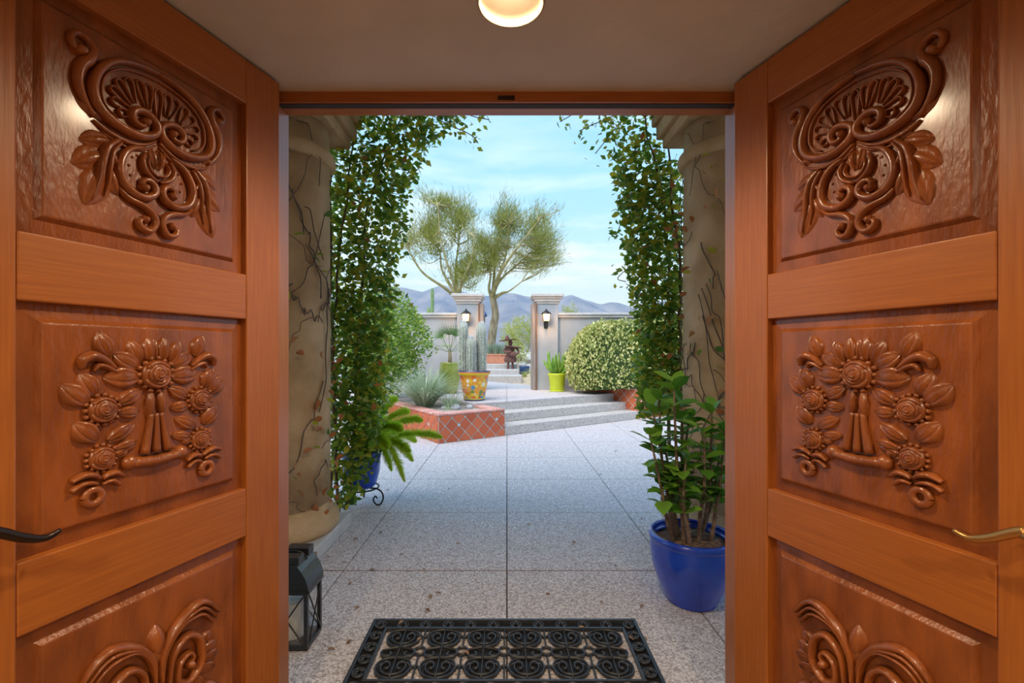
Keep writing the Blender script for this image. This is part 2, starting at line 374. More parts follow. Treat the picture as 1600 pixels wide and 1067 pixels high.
# ---- carving tools, all in door coordinates: u along the leaf, w out of the face, z up
class Carver:
    def __init__(s, parent, sg, u0, z0, base, mirror=True):
        s.p, s.sg, s.u0, s.z0, s.base, s.mir = parent, sg, u0, z0, base, mirror
    def sides(s, sym): return (1, -1) if sym else (1,)
    def out(s, name, mb): return mb.build(name, wood_c, s.p, smooth=True)
    def sweep(s, name, pts, width, h, sym=True, k=4, bulb=0):
        h *= 1.25
        path = smooth_path([(a, b, 0) for a, b in pts], k); n = len(path)
        wd = lerpn(width if hasattr(width, '__len__') else [width * .5, width, width, width * .6], n)
        for sd in s.sides(sym):
            vs = []; fs = []; K = 6
            for i, p in enumerate(path):
                t = (path[min(i + 1, n - 1)] - path[max(i - 1, 0)]).normalized(); nr = Vector((-t.y, t.x))
                hh = h * min(1, .35 + .65 * wd[i] / max(wd))
                for j in range(K + 1):
                    a = pi * j / K; q = Vector((p.x, p.y)) + nr * (cos(a) * wd[i] / 2)
                    vs.append((s.sg * (s.u0 + sd * q.x), s.base - .001 + sin(a) * hh, s.z0 + q.y))
            for i in range(n - 1):
                for j in range(K): fs.append((i * (K + 1) + j, i * (K + 1) + j + 1, (i + 1) * (K + 1) + j + 1, (i + 1) * (K + 1) + j))
                fs.append((i * (K + 1) + K, i * (K + 1), (i + 1) * (K + 1), (i + 1) * (K + 1) + K))
            fs.append(tuple(range(K + 1))); fs.append(tuple((n - 1) * (K + 1) + j for j in range(K, -1, -1)))
            mb = MB().add(vs, fs)
            if bulb: mb.sphere((s.sg * (s.u0 + sd * pts[-1][0]), s.base, s.z0 + pts[-1][1]), bulb, h * 1.15, bulb, 10, 6)
            s.out(name, mb)
    def leaf(s, name, a, b, wid, h, sym=True, ribs=2, hollow=.45):
        h *= 1.25
        A = Vector(a); B = Vector(b); d = B - A; L = d.length; d.normalize(); nr = Vector((-d.y, d.x))
        for sd in s.sides(sym):
            vs = []; fs = []; n = 7; K = 8
            for i in range(n + 1):
                t = i / n; ww = wid * (sin(pi * min(1, t * .92 + .06)) ** .75) * .5
                for j in range(K + 1):
                    x = -1 + 2 * j / K; edge = 1 - abs(x) ** 3
                    z = h * edge * (.75 + .25 * cos(x * pi * ribs)) * (sin(pi * min(.97, t * .9 + .08)) ** .4) - hollow * h * edge * (1 - abs(x)) * .5
                    q = A + d * (L * t) + nr * (ww * x); vs.append((s.sg * (s.u0 + sd * q.x), s.base - .001 + max(z, 0), s.z0 + q.y))
            for i in range(n):
                for j in range(K): a0 = i * (K + 1) + j; fs.append((a0, a0 + 1, a0 + K + 2, a0 + K + 1))
            s.out(name, MB().add(vs, fs))
    def rose(s, c, r, h, sym=True):
        for sd in s.sides(sym):
            cx_, cz_ = s.u0 + sd * c[0], s.z0 + c[1]
            mb = MB()
            for k in range(15):
                a = 2 * pi * k / 15; j = 1 + .06 * sin(k * 2.3)
                mb.sphere((s.sg * (cx_ + cos(a) * r * .9 * j), s.base + h * .12, cz_ + sin(a) * r * .9 * j), r * .16, h * .36, r * .16, 8, 5)
            s.out('rose_ruffle', mb)
            mb = MB().lathe([(r * .86, -.002), (r * .8, h * .38), (r * .66, h * .52), (r * .45, h * .7), (r * .25, h * .86), (0, h * .9)], 18, M=Matrix.Translation((s.sg * cx_, s.base, cz_)) @ Matrix.Rotation(radians(-90), 4, 'X'))
            s.out('rose_heart', mb)
            for q, (rr, a0, span, hh, th) in enumerate(((.68, 3.4, 2.6, .5, .11), (.66, .4, 2.4, .5, .11), (.5, 2.3, 2.6, .64, .10), (.48, 5.4, 2.6, .64, .10), (.31, 3.8, 3.0, .78, .09), (.28, .9, 2.6, .80, .085), (.14, 2.6, 3.2, .9, .075))):
                n_ = 8; pts = [(s.sg * (cx_ + cos(a0 + span * t / n_) * r * rr), s.base + h * hh, cz_ + sin(a0 + span * t / n_) * r * rr) for t in range(n_ + 1)]
                s.out('rose_fold', MB().tube(pts, [r * .02] + [r * th] * (n_ - 1) + [r * .02], 6))
    def ring(s, c, r, wr, sym=True):
        for sd in s.sides(sym):
            pts = [(s.sg * (s.u0 + sd * c[0] + cos(a) * r), s.base + wr * .6, s.z0 + c[1] + sin(a) * r) for a in [2 * pi * k / 18 for k in range(19)]]
            s.out('carved_ring', MB().tube(pts, wr, 8, cap=False))
    def knob(s, c, r, h, sym=True, name='knob'):
        for sd in s.sides(sym): s.out(name, MB().sphere((s.sg * (s.u0 + sd * c[0]), s.base, s.z0 + c[1]), r, h, r, 12, 7))

def carve_shell(c):
    c.sweep('ring_scroll', [(0, .184), (.05, .177), (.1, .158), (.138, .118), (.156, .064), (.146, .018), (.108, -.008), (.055, -.015), (.014, .004), (.004, .03), (.02, .05), (.048, .056), (.068, .04), (.062, .018), (.042, .016), (.036, .03)],
            [.014, .018, .022, .026, .026, .026, .024, .022, .024, .022, .018, .015], .024, bulb=.013)
    c.sweep('ring_inner_bead', [(.0, .163), (.05, .157), (.095, .14), (.128, .105), (.137, .062), (.128, .03), (.1, .01)], [.005, .007, .008, .008, .005], .012)
    tips = [(.098, .026), (.115, .052), (.117, .083), (.103, .110), (.079, .128), (.052, .137), (.026, .139)]
    for i, (x, y) in enumerate(tips):
        bx_, by_ = .05 + (x - .05) * .30 - .02 * (i > 4), .045 + (y - .045) * .32
        d = Vector((x - bx_, y - by_)).normalized(); nr = Vector((-d.y, d.x)); hw = .0095
        B = Vector((bx_, by_)); T = Vector((x, y))
        c.sweep('shell_lobe', [B + nr * .003, B.lerp(T, .6) + nr * hw, B.lerp(T, .88) + nr * hw * .95, T, B.lerp(T, .88) - nr * hw * .95, B.lerp(T, .6) - nr * hw, B - nr * .003], [.004, .006, .007, .006, .004], .014, k=3)
    c.sweep('shell_lobe', [(-.004, .055), (-.011, .115), (-.008, .132), (0, .14), (.008, .132), (.011, .115), (.004, .055)], [.004, .006, .007, .006, .004], .014, sym=False, k=3)
    c.sweep('corner_scroll', [(.15, -.012), (.174, .022), (.185, .058), (.18, .095), (.163, .124), (.155, .15), (.165, .17), (.186, .174), (.199, .158), (.195, .14), (.18, .136)], [.008, .02, .026, .03, .026, .02, .018, .016, .014], .022, bulb=.014)
    c.sweep('lower_moulding', [(.152, -.02), (.12, -.037), (.08, -.043), (.04, -.033), (.004, -.008)], [.006, .012, .013, .012, .008], .014)
    c.sweep('lower_moulding', [(.135, -.04), (.11, -.05), (.08, -.056), (.04, -.047), (.004, -.02)], [.004, .008, .009, .008, .006], .010)
    c.leaf('bud', (.134, -.010), (.186, .014), .024, .016)
    for a, b, wd_ in (((.112, -.055), (.180, -.080), .052), ((.120, -.09), (.194, -.145), .066), ((.128, -.13), (.168, -.236), .072), ((.122, -.12), (.098, -.190), .05), ((.118, -.08), (.096, -.125), .034)):
        c.leaf('acanthus_lobe', a, b, wd_, .021)
    c.sweep('acanthus_rib', [(.1, -.047), (.128, -.078), (.139, -.12), (.143, -.165), (.158, -.222)], [.012, .02, .02, .016, .005], .026)
    c.sweep('acanthus_rib', [(.094, -.052), (.115, -.085), (.122, -.125), (.124, -.165), (.132, -.205)], [.01, .015, .016, .012, .004], .022)
    c.sweep('heart_scroll', [(.035, -.04), (.068, -.055), (.09, -.085), (.098, -.125), (.083, -.162), (.046, -.178), (.014, -.163), (.010, -.140), (.026, -.126), (.042, -.134), (.038, -.15)], [.01, .02, .024, .025, .024, .022, .018, .014], .022, bulb=.013)
    c.leaf('seed_cheek', (.004, -.085), (.018, -.028), .026, .02)
    c.leaf('seed', (0, -.075), (0, -.030), .014, .03, sym=False)
    c.sweep('seed_arc', [(.034, -.052), (.042, -.078), (.032, -.105), (.004, -.122)], [.008, .016, .016, .010], .018)
    c.sweep('seed_arc', [(.022, -.06), (.028, -.08), (.02, -.098), (.002, -.106)], [.005, .010, .010, .006], .016)
    c.sweep('foot_scroll', [(.098, -.17), (.075, -.19), (.04, -.2), (.016, -.216), (.009, -.24), (.022, -.264), (.044, -.262), (.05, -.244), (.036, -.236)], [.008, .018, .022, .022, .02, .018, .014], .02, bulb=.012)
    for q in ((.062, -.075), (.07, -.1), (.066, -.125), (.05, -.066)): c.knob(q, .004, .006)

def carve_roses(c):
    for a, b, w_ in (((.018, .03), (.022, .098), .03), ((.04, .03), (.066, .088), .034), ((.045, .015), (.102, .052), .042), ((.04, -.012), (.126, -.008), .052), ((.112, .045), (.138, .108), .038),
                     ((.142, -.052), (.172, .004), .042), ((.158, -.072), (.21, -.022), .046), ((.09, -.078), (.036, -.046), .034), ((.092, -.102), (.040, -.106), .030), ((.140, -.166), (.186, -.116), .046),
                     ((.115, -.172), (.054, -.136), .032), ((.1, -.196), (.044, -.186), .026), ((.10, -.215), (.07, -.2), .02)):
        c.leaf('carved_leaf', a, b, w_ * 1.28, .022, ribs=3)
    c.leaf('top_petal', (0, .03), (0, .092), .028, .016, sym=False)
    c.sweep('curled_leaf', [(.10, .014), (.125, .036), (.15, .046), (.17, .036), (.172, .014)], [.012, .022, .03, .026, .01], .022)
    c.sweep('curled_leaf', [(.098, .004), (.12, .018), (.138, .022), (.148, .008)], [.01, .016, .018, .008], .018)
    c.rose((0, -.006), .05, .034, sym=False); c.rose((.128, -.09), .041, .028); c.rose((.13, -.213), .037, .026)
    c.sweep('ribbon', [(.135, -.262), (.15, -.25), (.172, -.246), (.194, -.256)], [.01, .018, .018, .012], .02)
    c.sweep('ribbon', [(.14, -.275), (.155, -.268), (.175, -.268), (.194, -.280)], [.01, .016, .016, .012], .016)
    c.sweep('ribbon', [(.13, -.265), (.118, -.256), (.1, -.256), (.085, -.268)], [.01, .018, .018, .012], .02)
    c.sweep('ribbon', [(.13, -.278), (.118, -.274), (.104, -.276), (.09, -.290)], [.01, .014, .014, .010], .016)
    c.ring((.149, -.305), .018, .010)
    c.sweep('scroll_bar', [(-.062, -.240), (0, -.246), (.062, -.240)], [.032, .034, .032], .022, sym=False)
    c.knob((.068, -.238), .021, .026); c.ring((.068, -.238), .012, .004)
    c.leaf('tassel_bud', (.012, -.052), (.018, -.128), .032, .02, ribs=1)
    for q in (-.024, 0, .024): c.sweep('tassel_fold', [(q * .55, -.115), (q * .8, -.16), (q * 1.25, -.222)], [.016, .02, .028], .018, sym=False)

def carve_acanthus(c):
    c.leaf('centre_bud', (0, .0), (0, .092), .06, .026, sym=False, ribs=1)
    c.leaf('centre_bud', (0, -.02), (0, .055), .075, .020, sym=False, ribs=1)
    for off, w_ in ((0, .02), (.014, .014), (.028, .012)):
        k = 1 - off * 3.2
        c.sweep('plume', [(.008, -.08), (.012 + off * .2, -.006), (.047 + off * .3, .055 * k), (.105, .091 - off * 1.1), (.146 - off * .3, .08 - off * 1.2), (.19 - off * .9, .026 - off * .6)], [.012, w_, w_ * 1.2, w_ * 1.2, w_, .006], .024)
    c.sweep('volute', [(.03, -.10), (.036, -.03), (.06, .006), (.086, .014), (.115, -.01), (.126, -.05), (.12, -.095), (.085, -.122), (.054, -.1), (.058, -.056), (.085, -.04), (.1, -.058), (.09, -.075)], [.014, .02, .022, .022, .022, .022, .02, .018, .016, .014], .026, bulb=.014)
    for a, b in (((.128, -.04), (.165, -.02)), ((.13, -.07), (.182, -.062)), ((.128, -.09), (.19, -.10)), ((.12, -.11), (.18, -.14)), ((.1, -.125), (.14, -.175)), ((.04, -.12), (.09, -.16))):
        c.leaf('acanthus_lobe', a, b, .034, .02, ribs=3)
    c.sweep('lower_scroll', [(.006, -.08), (.012, -.17), (.045, -.24), (.1, -.26), (.15, -.24), (.17, -.2), (.145, -.175), (.115, -.19), (.12, -.215)], [.016, .024, .026, .026, .024, .02, .016, .014], .024, bulb=.013)
    c.leaf('tail_leaf', (0, -.18), (0, -.30), .06, .02, sym=False)

D_ANG = math.atan2(-.9498, -.3129)
def make_door(name, sg, label, lever_m):
    # local x = sg*u (u from the hinge edge), y out of the carved face, z up ; u measured from pixel fit + .1434
    H = .1434; THK = .048
    hinge = Vector((-.8465, 1.674, 0)) if sg > 0 else Vector((.8465, 1.674, 0))
    ang = D_ANG if sg > 0 else math.atan2(.9498, -.3129)
    d = empty(name, hinge, ang); tag(d, label, 'door', kind='structure')
    u1, u2, uE = H, H + .583, H + .583 + .155
    def bx(nm, a, b, z0, z1, m, w0=-THK, w1=0, bev=.004): return MB().box(min(sg * a, sg * b), max(sg * a, sg * b), w0, w1, z0, z1).build(nm, m, d, bevel=bev)
    z = [.012, .225, .805, .968, 1.547, 1.70, 2.285, 2.435]
    bx('stile', 0, u1, z[0], z[7], wood_v); bx('stile', u2, uE, z[0], z[7], wood_v)
    for a, b in ((0, 1), (2, 3), (4, 5), (6, 7)): bx('rail', u1, u2, z[a], z[b], wood_h)
    for k, (a, b, fn, ua, za) in enumerate(((1, 2, carve_acanthus, .2905 + .0, .575), (3, 4, carve_roses, .292, 1.377), (5, 6, carve_shell, .2875, 2.0327))):
        z0, z1 = z[a], z[b]; back, mid, face = -.040, -.020, -.009
        def rect(ins, w): return [(sg * (u1 + ins), w, z0 + ins), (sg * (u2 - ins), w, z0 + ins), (sg * (u2 - ins), w, z1 - ins), (sg * (u1 + ins), w, z1 - ins)]
        vs = rect(0, back) + rect(0, mid - .004) + rect(.036, mid) + rect(.046, face) + rect(.05, face + .001)
        fs = [(3, 2, 1, 0)] + [(4 * r + i, 4 * r + (i + 1) % 4, 4 * r + 4 + (i + 1) % 4, 4 * r + 4 + i) for r in range(4) for i in range(4)] + [(16, 17, 18, 19)]
        pn = MB().add(vs, fs).build('carved_panel', wood_c, d)
        c = Carver(pn, sg, H + ua, za, face)
        fn(c)
    # lever handle on the lock stile
    hw = .055
    us = [uE - .072, uE - .09, .795, .775, .74, .705, .678]; zs = [1.062, 1.066, 1.072, 1.062, 1.038, 1.024, 1.032]
    pts = smooth_path([(sg * (u_), hw if i else .0, z_) for i, (u_, z_) in enumerate(zip([uE - .072] + us, [1.06] + zs))], 4)
    lv = MB().tube(pts, lerpn([.011, .011, .011, .012, .011, .010, .008, .005], len(pts)), 8).build('lever_handle', lever_m, d, smooth=True)
    MB().box(min(sg * (uE - .1), sg * (uE - .045)), max(sg * (uE - .1), sg * (uE - .045)), 0, .008, .93, 1.13).build('escutcheon_plate', lever_m, d, bevel=.004)
    for zz in (.3, 1.25, 2.2): MB().tube([(sg * -.006, -THK - .006, zz - .05), (sg * -.006, -THK - .006, zz + .05)], .007, 8).build('hinge', bronze, d)
    return d
make_door('door_1', 1, 'open carved wooden door leaf with dark bronze lever handle', bronze)
make_door('door_2', -1, 'open carved wooden door leaf with bronze lever handle painted golden as if lit', bronze_lit)

# ================================================================== PATIO
pat = tag(empty('patio_floor'), 'exposed aggregate patio of square grey-pink slabs outside the doors', 'patio', kind='structure')
S = 1.075; Y0 = 2.96 - 2 * S
MB().box(-7.6, 7.6, WALL_OUT, 12.2, -.2, -.012).build('joint_bed', joint_m, pat)
sm = MB().box(-S / 2 + .004, S / 2 - .004, -S / 2 + .004, S / 2 - .004, -.08, 0).mesh('slab')
for i in range(-7, 7):
    for j in range(1, 11):
        y0 = Y0 + j * S
        if j == 1:
            MB().box(i * S + .004, (i + 1) * S - .004, WALL_OUT, y0 + S - .007, -.08, 0).build('slab', aggregate, pat)
        else: link('slab', sm, aggregate, pat, loc=((i + .5) * S, y0 + S / 2, 0))
MB().box(-7.5, 7.5, 2.953, 2.964, -.05, -.002).build('expansion_strip', joint_wood, pat)

def column(x, label):
    c = empty('portico_column', (x, 3.38, 0)); tag(c, label, 'column', 'columns either side of the portico')
    MB().box(-.375, .375, -.375, .375, 0, .105).build('plinth', caststone, c, bevel=.012)
    MB().lathe([(.36, .105), (.385, .14), (.39, .18), (.375, .225), (.34, .25), (.335, .275), (.325, .29), (.32, .31)], 40).build('base_moulding', stucco_tan, c, smooth=True)
    MB().lathe([(.32, .30), (.322, 1.2), (.318, 2.2), (.312, 3.15)], 40).build('shaft', stucco_tan, c, smooth=True)
    MB().lathe([(.31, 2.84), (.335, 2.845), (.355, 2.87), (.36, 2.90), (.35, 2.93), (.33, 2.95), (.31, 2.955)], 40).build('neck_ring', stucco_tan, c, smooth=True)
    MB().box(-.37, .37, -.37, .37, 3.13, 3.22).box(-.41, .41, -.41, .41, 3.22, 3.34).box(-.44, .44, -.44, .44, 3.34, 3.5).build('capital', stucco_tan, c, bevel=.015)
    return c
column(-1.67, 'round tan stucco column beside the black lantern, wrapped in bare vines')
column(1.665, 'round tan stucco column behind the cobalt blue pot of thorny stems')
pr = tag(empty('portico_roof'), 'tan stucco portico beams and roof carried by the round columns', 'portico', kind='structure')
MB().box(-2.6, 2.6, 3.08, 3.68, 3.5, 3.75).build('beam', stucco_tan, pr)
MB().box(-2.0, -1.5, WALL_OUT, 3.05, 3.5, 3.75).build('beam', stucco_tan, pr); MB().box(1.5, 2.0, WALL_OUT, 3.05, 3.5, 3.75).build('beam', stucco_tan, pr)
MB().box(-4.2, 4.2, WALL_IN, 3.72, 3.75, 3.95).build('roof_slab', stucco_tan, pr)

# doormat --------------------------------------------------------
mt = empty('doormat', (-.012, 2.39, 0)); tag(mt, 'black rubber scrollwork doormat lying outside the threshold', 'doormat')
MW, MD = .6935, .53
def bar(nm, x0, x1, y0, y1, h=.021): return MB().box(x0, x1, y0, y1, 0, h).build(nm, rubber, mt, bevel=.002)
bar('outer_rim', -MW, MW, -.016, 0); bar('outer_rim', -MW, MW, -MD, -MD + .016)
for s_ in (-1, 1): bar('outer_rim', min(s_ * MW, s_ * (MW - .016)), max(s_ * MW, s_ * (MW - .016)), -MD + .016, -.016)
bar('inner_rim', -MW + .078, MW - .078, -.086, -.074); bar('inner_rim', -MW + .078, MW - .078, -MD + .074, -MD + .086)
for s_ in (-1, 1): bar('inner_rim', min(s_ * (MW - .078), s_ * (MW - .09)), max(s_ * (MW - .078), s_ * (MW - .09)), -MD + .086, -.086)
def ribs(paths, wr=.0036, h=.0085):
    mb = MB()
    for p in paths: mb.tube([(x, y, h) for x, y in p], wr, 6)
    mb.v = [(x, y, .0115 + (z - h) * 2.1) for x, y, z in mb.v]
    return mb
def arc(cx_, cy_, r, a0, a1, n=12, r1=None): return [(cx_ + (r + ((r1 if r1 is not None else r) - r) * k / n) * cos(a0 + (a1 - a0) * k / n), cy_ + (r + ((r1 if r1 is not None else r) - r) * k / n) * sin(a0 + (a1 - a0) * k / n)) for k in range(n + 1)]
# border motif: pair of facing C scrolls in a circle
bmot = ribs([arc(0, 0, .028, 0, 2 * pi, 18)] + [arc(sx * .012, sy * .011, .010, (pi / 2 if sx > 0 else pi / 2), pi / 2 + sx * sy * 4.6, 9, .004) for sx in (-1, 1) for sy in (-1, 1)]).mesh('border_scroll', True)
nb = 12
for k in range(nb):
    x = -MW + .047 + (2 * MW - .094) * k / (nb - 1)
    for y in (-.045, -MD + .045): link('border_scroll', bmot, rubber, mt, loc=(x, y, 0))
for k in range(1, 5):
    for s_ in (-1, 1): link('border_scroll', bmot, rubber, mt, loc=(s_ * (MW - .047), -.045 - (MD - .09) * k / 5, 0), rot=(0, 0, pi / 2))
# field motif: a stem with a circle of scrolls, then a smaller pair of curls
YS = 1.757; P = .21
def motif(lower):
    ps = [[(0, 0), (0, -P if lower else -.137)]]
    for sx in (-1, 1):
        for k_, q_ in enumerate((((.0, -.001), (.035, -.004), (.066, -.014), (.080, -.036), (.066, -.060), (.036, -.072), (.004, -.078)),
                   ((.0, -.064), (.03, -.060), (.052, -.046), (.054, -.028), (.038, -.017), (.020, -.024), (.020, -.040), (.034, -.042)),
                   ((.004, -.078), (.04, -.083), (.072, -.090), (.08, -.101), (.066, -.112), (.042, -.1135), (.030, -.105), (.04, -.098)),
                   ((.0, -.1185), (.03, -.1185), (.06, -.117), (.072, -.113)))):
            if k_ > 1 and not lower: continue
            ps.append([(p.x, p.y * YS) for p in smooth_path([(sx * a_, b_, 0) for a_, b_ in q_], 4)])
    return ribs(ps, .0043, .008).mesh('field_scroll', True)
px_ = (2 * MW - .18) / 6
fa, fb = motif(True), motif(False)
fring = ribs([arc(0, 0, .027, 0, 2 * pi, 18), [(0, .027), (0, .105)], arc(0, .125, .021, pi, 2 * pi, 8), [(-.021, .125), (-.021, .135)], [(.021, .125), (.021, .135)], [(0, .105), (0, .163)],
              [(0, -.027), (0, -.105)], arc(0, -.125, .021, 0, pi, 8), [(0, -.105), (0, -.193)]], .0046, .008).mesh('field_ring', True)
for k in range(6):
    link('field_scroll', fa, rubber, mt, loc=(-MW + .09 + px_ * (k + .5), -.087, 0)); link('field_scroll', fb, rubber, mt, loc=(-MW + .09 + px_ * (k + .5), -.087 - P, 0))
web = MB().lathe([(.078, 0), (.078, .003), (0, .0032)], 24, sy=.86).mesh('rubber_web')
web_s = MB().lathe([(.078, 0), (.078, .003), (0, .0032)], 24, sy=.38).mesh('rubber_web')
for k in range(6):
    x = -MW + .09 + px_ * (k + .5)
    link('rubber_web', web, rubber_web, mt, loc=(x, -.155, 0)); link('rubber_web', web_s, rubber_web, mt, loc=(x, -.258, 0)); link('rubber_web', web, rubber_web, mt, loc=(x, -.365, 0))
MB().box(-MW + .01, MW - .01, -.08, -.012, 0, .003).build('border_web', rubber_web, mt); MB().box(-MW + .01, MW - .01, -MD + .012, -MD + .08, 0, .003).build('border_web', rubber_web, mt)
for s_ in (-1, 1): MB().box(min(s_ * (MW - .01), s_ * (MW - .085)), max(s_ * (MW - .01), s_ * (MW - .085)), -MD + .08, -.08, 0, .003).build('border_web', rubber_web, mt)
for k in range(1, 6): link('field_ring', fring, rubber, mt, loc=(-MW + .09 + px_ * k, -.25, 0))

# black lantern ---------------------------------------------------
ln = empty('candle_lantern', (-1.057, 2.24, 0)); tag(ln, 'black metal candle lantern with crossed glass sides by the door jamb', 'lantern')
lw, ldp, lh = .1, .085, .29
MB().box(-lw, lw, -ldp, ldp, 0, .022).build('base', iron_blue, ln, bevel=.002)
for sx in (-1, 1):
    for sy in (-1, 1): MB().box(sx * lw - .009 * (sx > 0) * 2 + (0 if sx > 0 else 0), sx * lw + (.018 if sx < 0 else 0), sy * ldp - (.018 if sy > 0 else 0), sy * ldp + (.018 if sy < 0 else 0), .02, lh).build('corner_post', iron_blue, ln)
MB().box(-lw, lw, -ldp, ldp, lh - .016, lh).build('top_frame', iron_blue, ln) if False else None
for sy in (-1, 1):
    MB().box(-lw, lw, sy * ldp - .008, sy * ldp + .008, lh - .018, lh).build('top_rail', iron_blue, ln)
    MB().box(-lw + .018, lw - .018, sy * (ldp - .009) - .0015, sy * (ldp - .009) + .0015, .022, lh - .018).build('glass_pane', glass_m, ln)
    for s_ in (-1, 1): MB().tube([(-s_ * (lw - .015), sy * ldp, .025), (s_ * (lw - .015), sy * ldp, lh - .02)], .004, 6).build('cross_bar', iron_blue, ln)
for sx in (-1, 1):
    MB().box(sx * lw - .008, sx * lw + .008, -ldp, ldp, lh - .018, lh).build('top_rail', iron_blue, ln)
    MB().box(sx * (lw - .009) - .0015, sx * (lw - .009) + .0015, -ldp + .018, ldp - .018, .022, lh - .018).build('glass_pane', glass_m, ln)
    for s_ in (-1, 1): MB().tube([(sx * lw, -s_ * (ldp - .015), .025), (sx * lw, s_ * (ldp - .015), lh - .02)], .004, 6).build('cross_bar', iron_blue, ln)
prof = [(lw + .006, lh), (lw + .004, lh + .02), (lw - .008, lh + .055), (lw - .028, lh + .09), (lw - .045, lh + .112), (lw - .052, lh + .125)]
pts = [(-a, b) for a, b in prof][::1] + [(a, b) for a, b in prof[::-1]]
n_ = len(pts)
MB().add([(a, -ldp - .004, b) for a, b in pts] + [(a, ldp + .004, b) for a, b in pts], [tuple(range(n_)), tuple(range(2 * n_ - 1, n_ - 1, -1))] + [(i, (i + 1) % n_, n_ + (i + 1) % n_, n_ + i) for i in range(n_)]).build('arched_roof', iron_blue, ln)
for y_ in (-.055, .055): MB().box(-.058, .058, y_ - .03, y_ + .03, lh + .12, lh + .158).build('vent_cap', iron_blue, ln, bevel=.003)
MB().tube(smooth_path([(-.06, 0, lh + .12), (-.045, -.012, lh + .15), (0, -.016, lh + .163), (.045, -.012, lh + .15), (.06, 0, lh + .115)], 4), .004, 6).build('carry_handle', iron, ln)
MB().sphere((-.02, -ldp - .012, lh + .04), .014, .01, .014).build('door_knob', iron, ln, smooth=True)
cd = tag(MB().lathe([(.0, .022), (.048, .022), (.05, .03), (.05, .19), (.046, .196), (.01, .19), (0, .19)], 24).build('pillar_candle', wax, smooth=True, loc=(-1.065, 2.245, .0)), 'cream pillar candle standing inside the black lantern', 'candle')
tag(MB().box(-.045, .045, -.02, .02, 0, .13).build('clay_block', clay_block, loc=(-1.29, 2.93, 0), bevel=.004), 'small brown block standing against the column plinth behind the lantern', 'block')

# ------------------------------------------------------------------ pots
def pot_shape(prof_out, wall, soil_z, root, m, n=40, soil_mat=soil, name='pot'):
    """closed pot from outer profile, with inner wall; prof_out from foot to rim"""
    inner = [(max(r - wall, .01), z) for r, z in prof_out[::-1] if z > soil_z - .02]
    p = MB().lathe(prof_out + inner + [(0, soil_z - .03)], n).build(name, m, root, smooth=True)
    rs = [r for r, z in prof_out if z >= soil_z][0] - wall
    MB().lathe([(rs + wall * .4, soil_z - .004), (rs * .6, soil_z + .012), (0, soil_z + .016)], n).build('soil', soil_mat, root, smooth=True)
    return p

bp = empty('potted_shrub', (1.072, 2.615, 0)); tag(bp, 'cobalt blue ribbed pot of thorny stems with glossy green leaves', 'potted plant')
prof = [(0, 0), (.135, 0), (.145, .012)]
K = 26
for i in range(K + 1):
    t = i / K; z = .015 + .33 * t; r = .145 + .083 * sin(min(1, t * 1.15) * pi / 2) ** 1.0
    prof.append((r + (.0012 if i % 2 else -.0012) * (t > .35), z))
prof += [(.231, .352), (.236, .36), (.236, .38), (.230, .388)]
pot_shape(prof, .022, .345, bp, blue_glaze, 48)
lmeshes = [leaf_mesh('pot_leaf_a', leaf_pot, .54), leaf_mesh('pot_leaf_b', leaf_pot, .66, .2)]
stem_tops = [(-.22, .02, 1.12), (-.12, -.05, 1.27), (-.04, .04, 1.16), (-.25, -.03, .96), (-.17, .05, 1.2), (.05, -.06, .98), (.13, .02, 1.12), (.18, -.04, 1.02), (-.07, -.10, .84), (.02, .08, 1.04), (-.13, .08, .90), (.2, .06, .86)]
for k, (tx, ty, tz) in enumerate(stem_tops):
    b0 = Vector((tx * .45 + random.uniform(-.03, .03), ty * .8, .34))
    mid = b0.lerp(Vector((tx, ty, tz)), .5) + Vector((random.uniform(-.03, .03), random.uniform(-.03, .03), 0))
    path = smooth_path([b0, b0.lerp(mid, .5) + Vector((random.uniform(-.01, .01), 0, 0)), mid, (tx, ty, tz)], 6)
    mb = MB().tube(path, lerpn([.013, .011, .009, .005], len(path)), 7)
    for i in range(2, len(path) * 4 // 5):
        for q in range(4):
            a = random.uniform(0, 2 * pi); o = Vector((cos(a), sin(a), .25)); p = path[i].lerp(path[i + 1], random.random())
            sd = o.orthogonal().normalized() * .0022
            mb.add([p + o * .008 + sd, p + o * .008 - sd, p + o * .027], [(0, 1, 2)])
    mb.build('stem', thorn_m, bp, smooth=True, fix=False)
    nl = 25 if tz > 1 else 16
    for q in range(nl):
        t = 1 - .5 * (q / nl) ** 1.1; i = min(int(t * (len(path) - 1)), len(path) - 1); p = path[i]
        a = q * 2.4 + k; el = random.uniform(-.15, .6) + (.6 if q < 3 else 0)
        sz = random.uniform(.085, .15)
        link('leaf', lmeshes[q % 2], None, bp, loc=p, rot=(el, random.uniform(-.4, .4), a), scale=(sz, sz, sz))

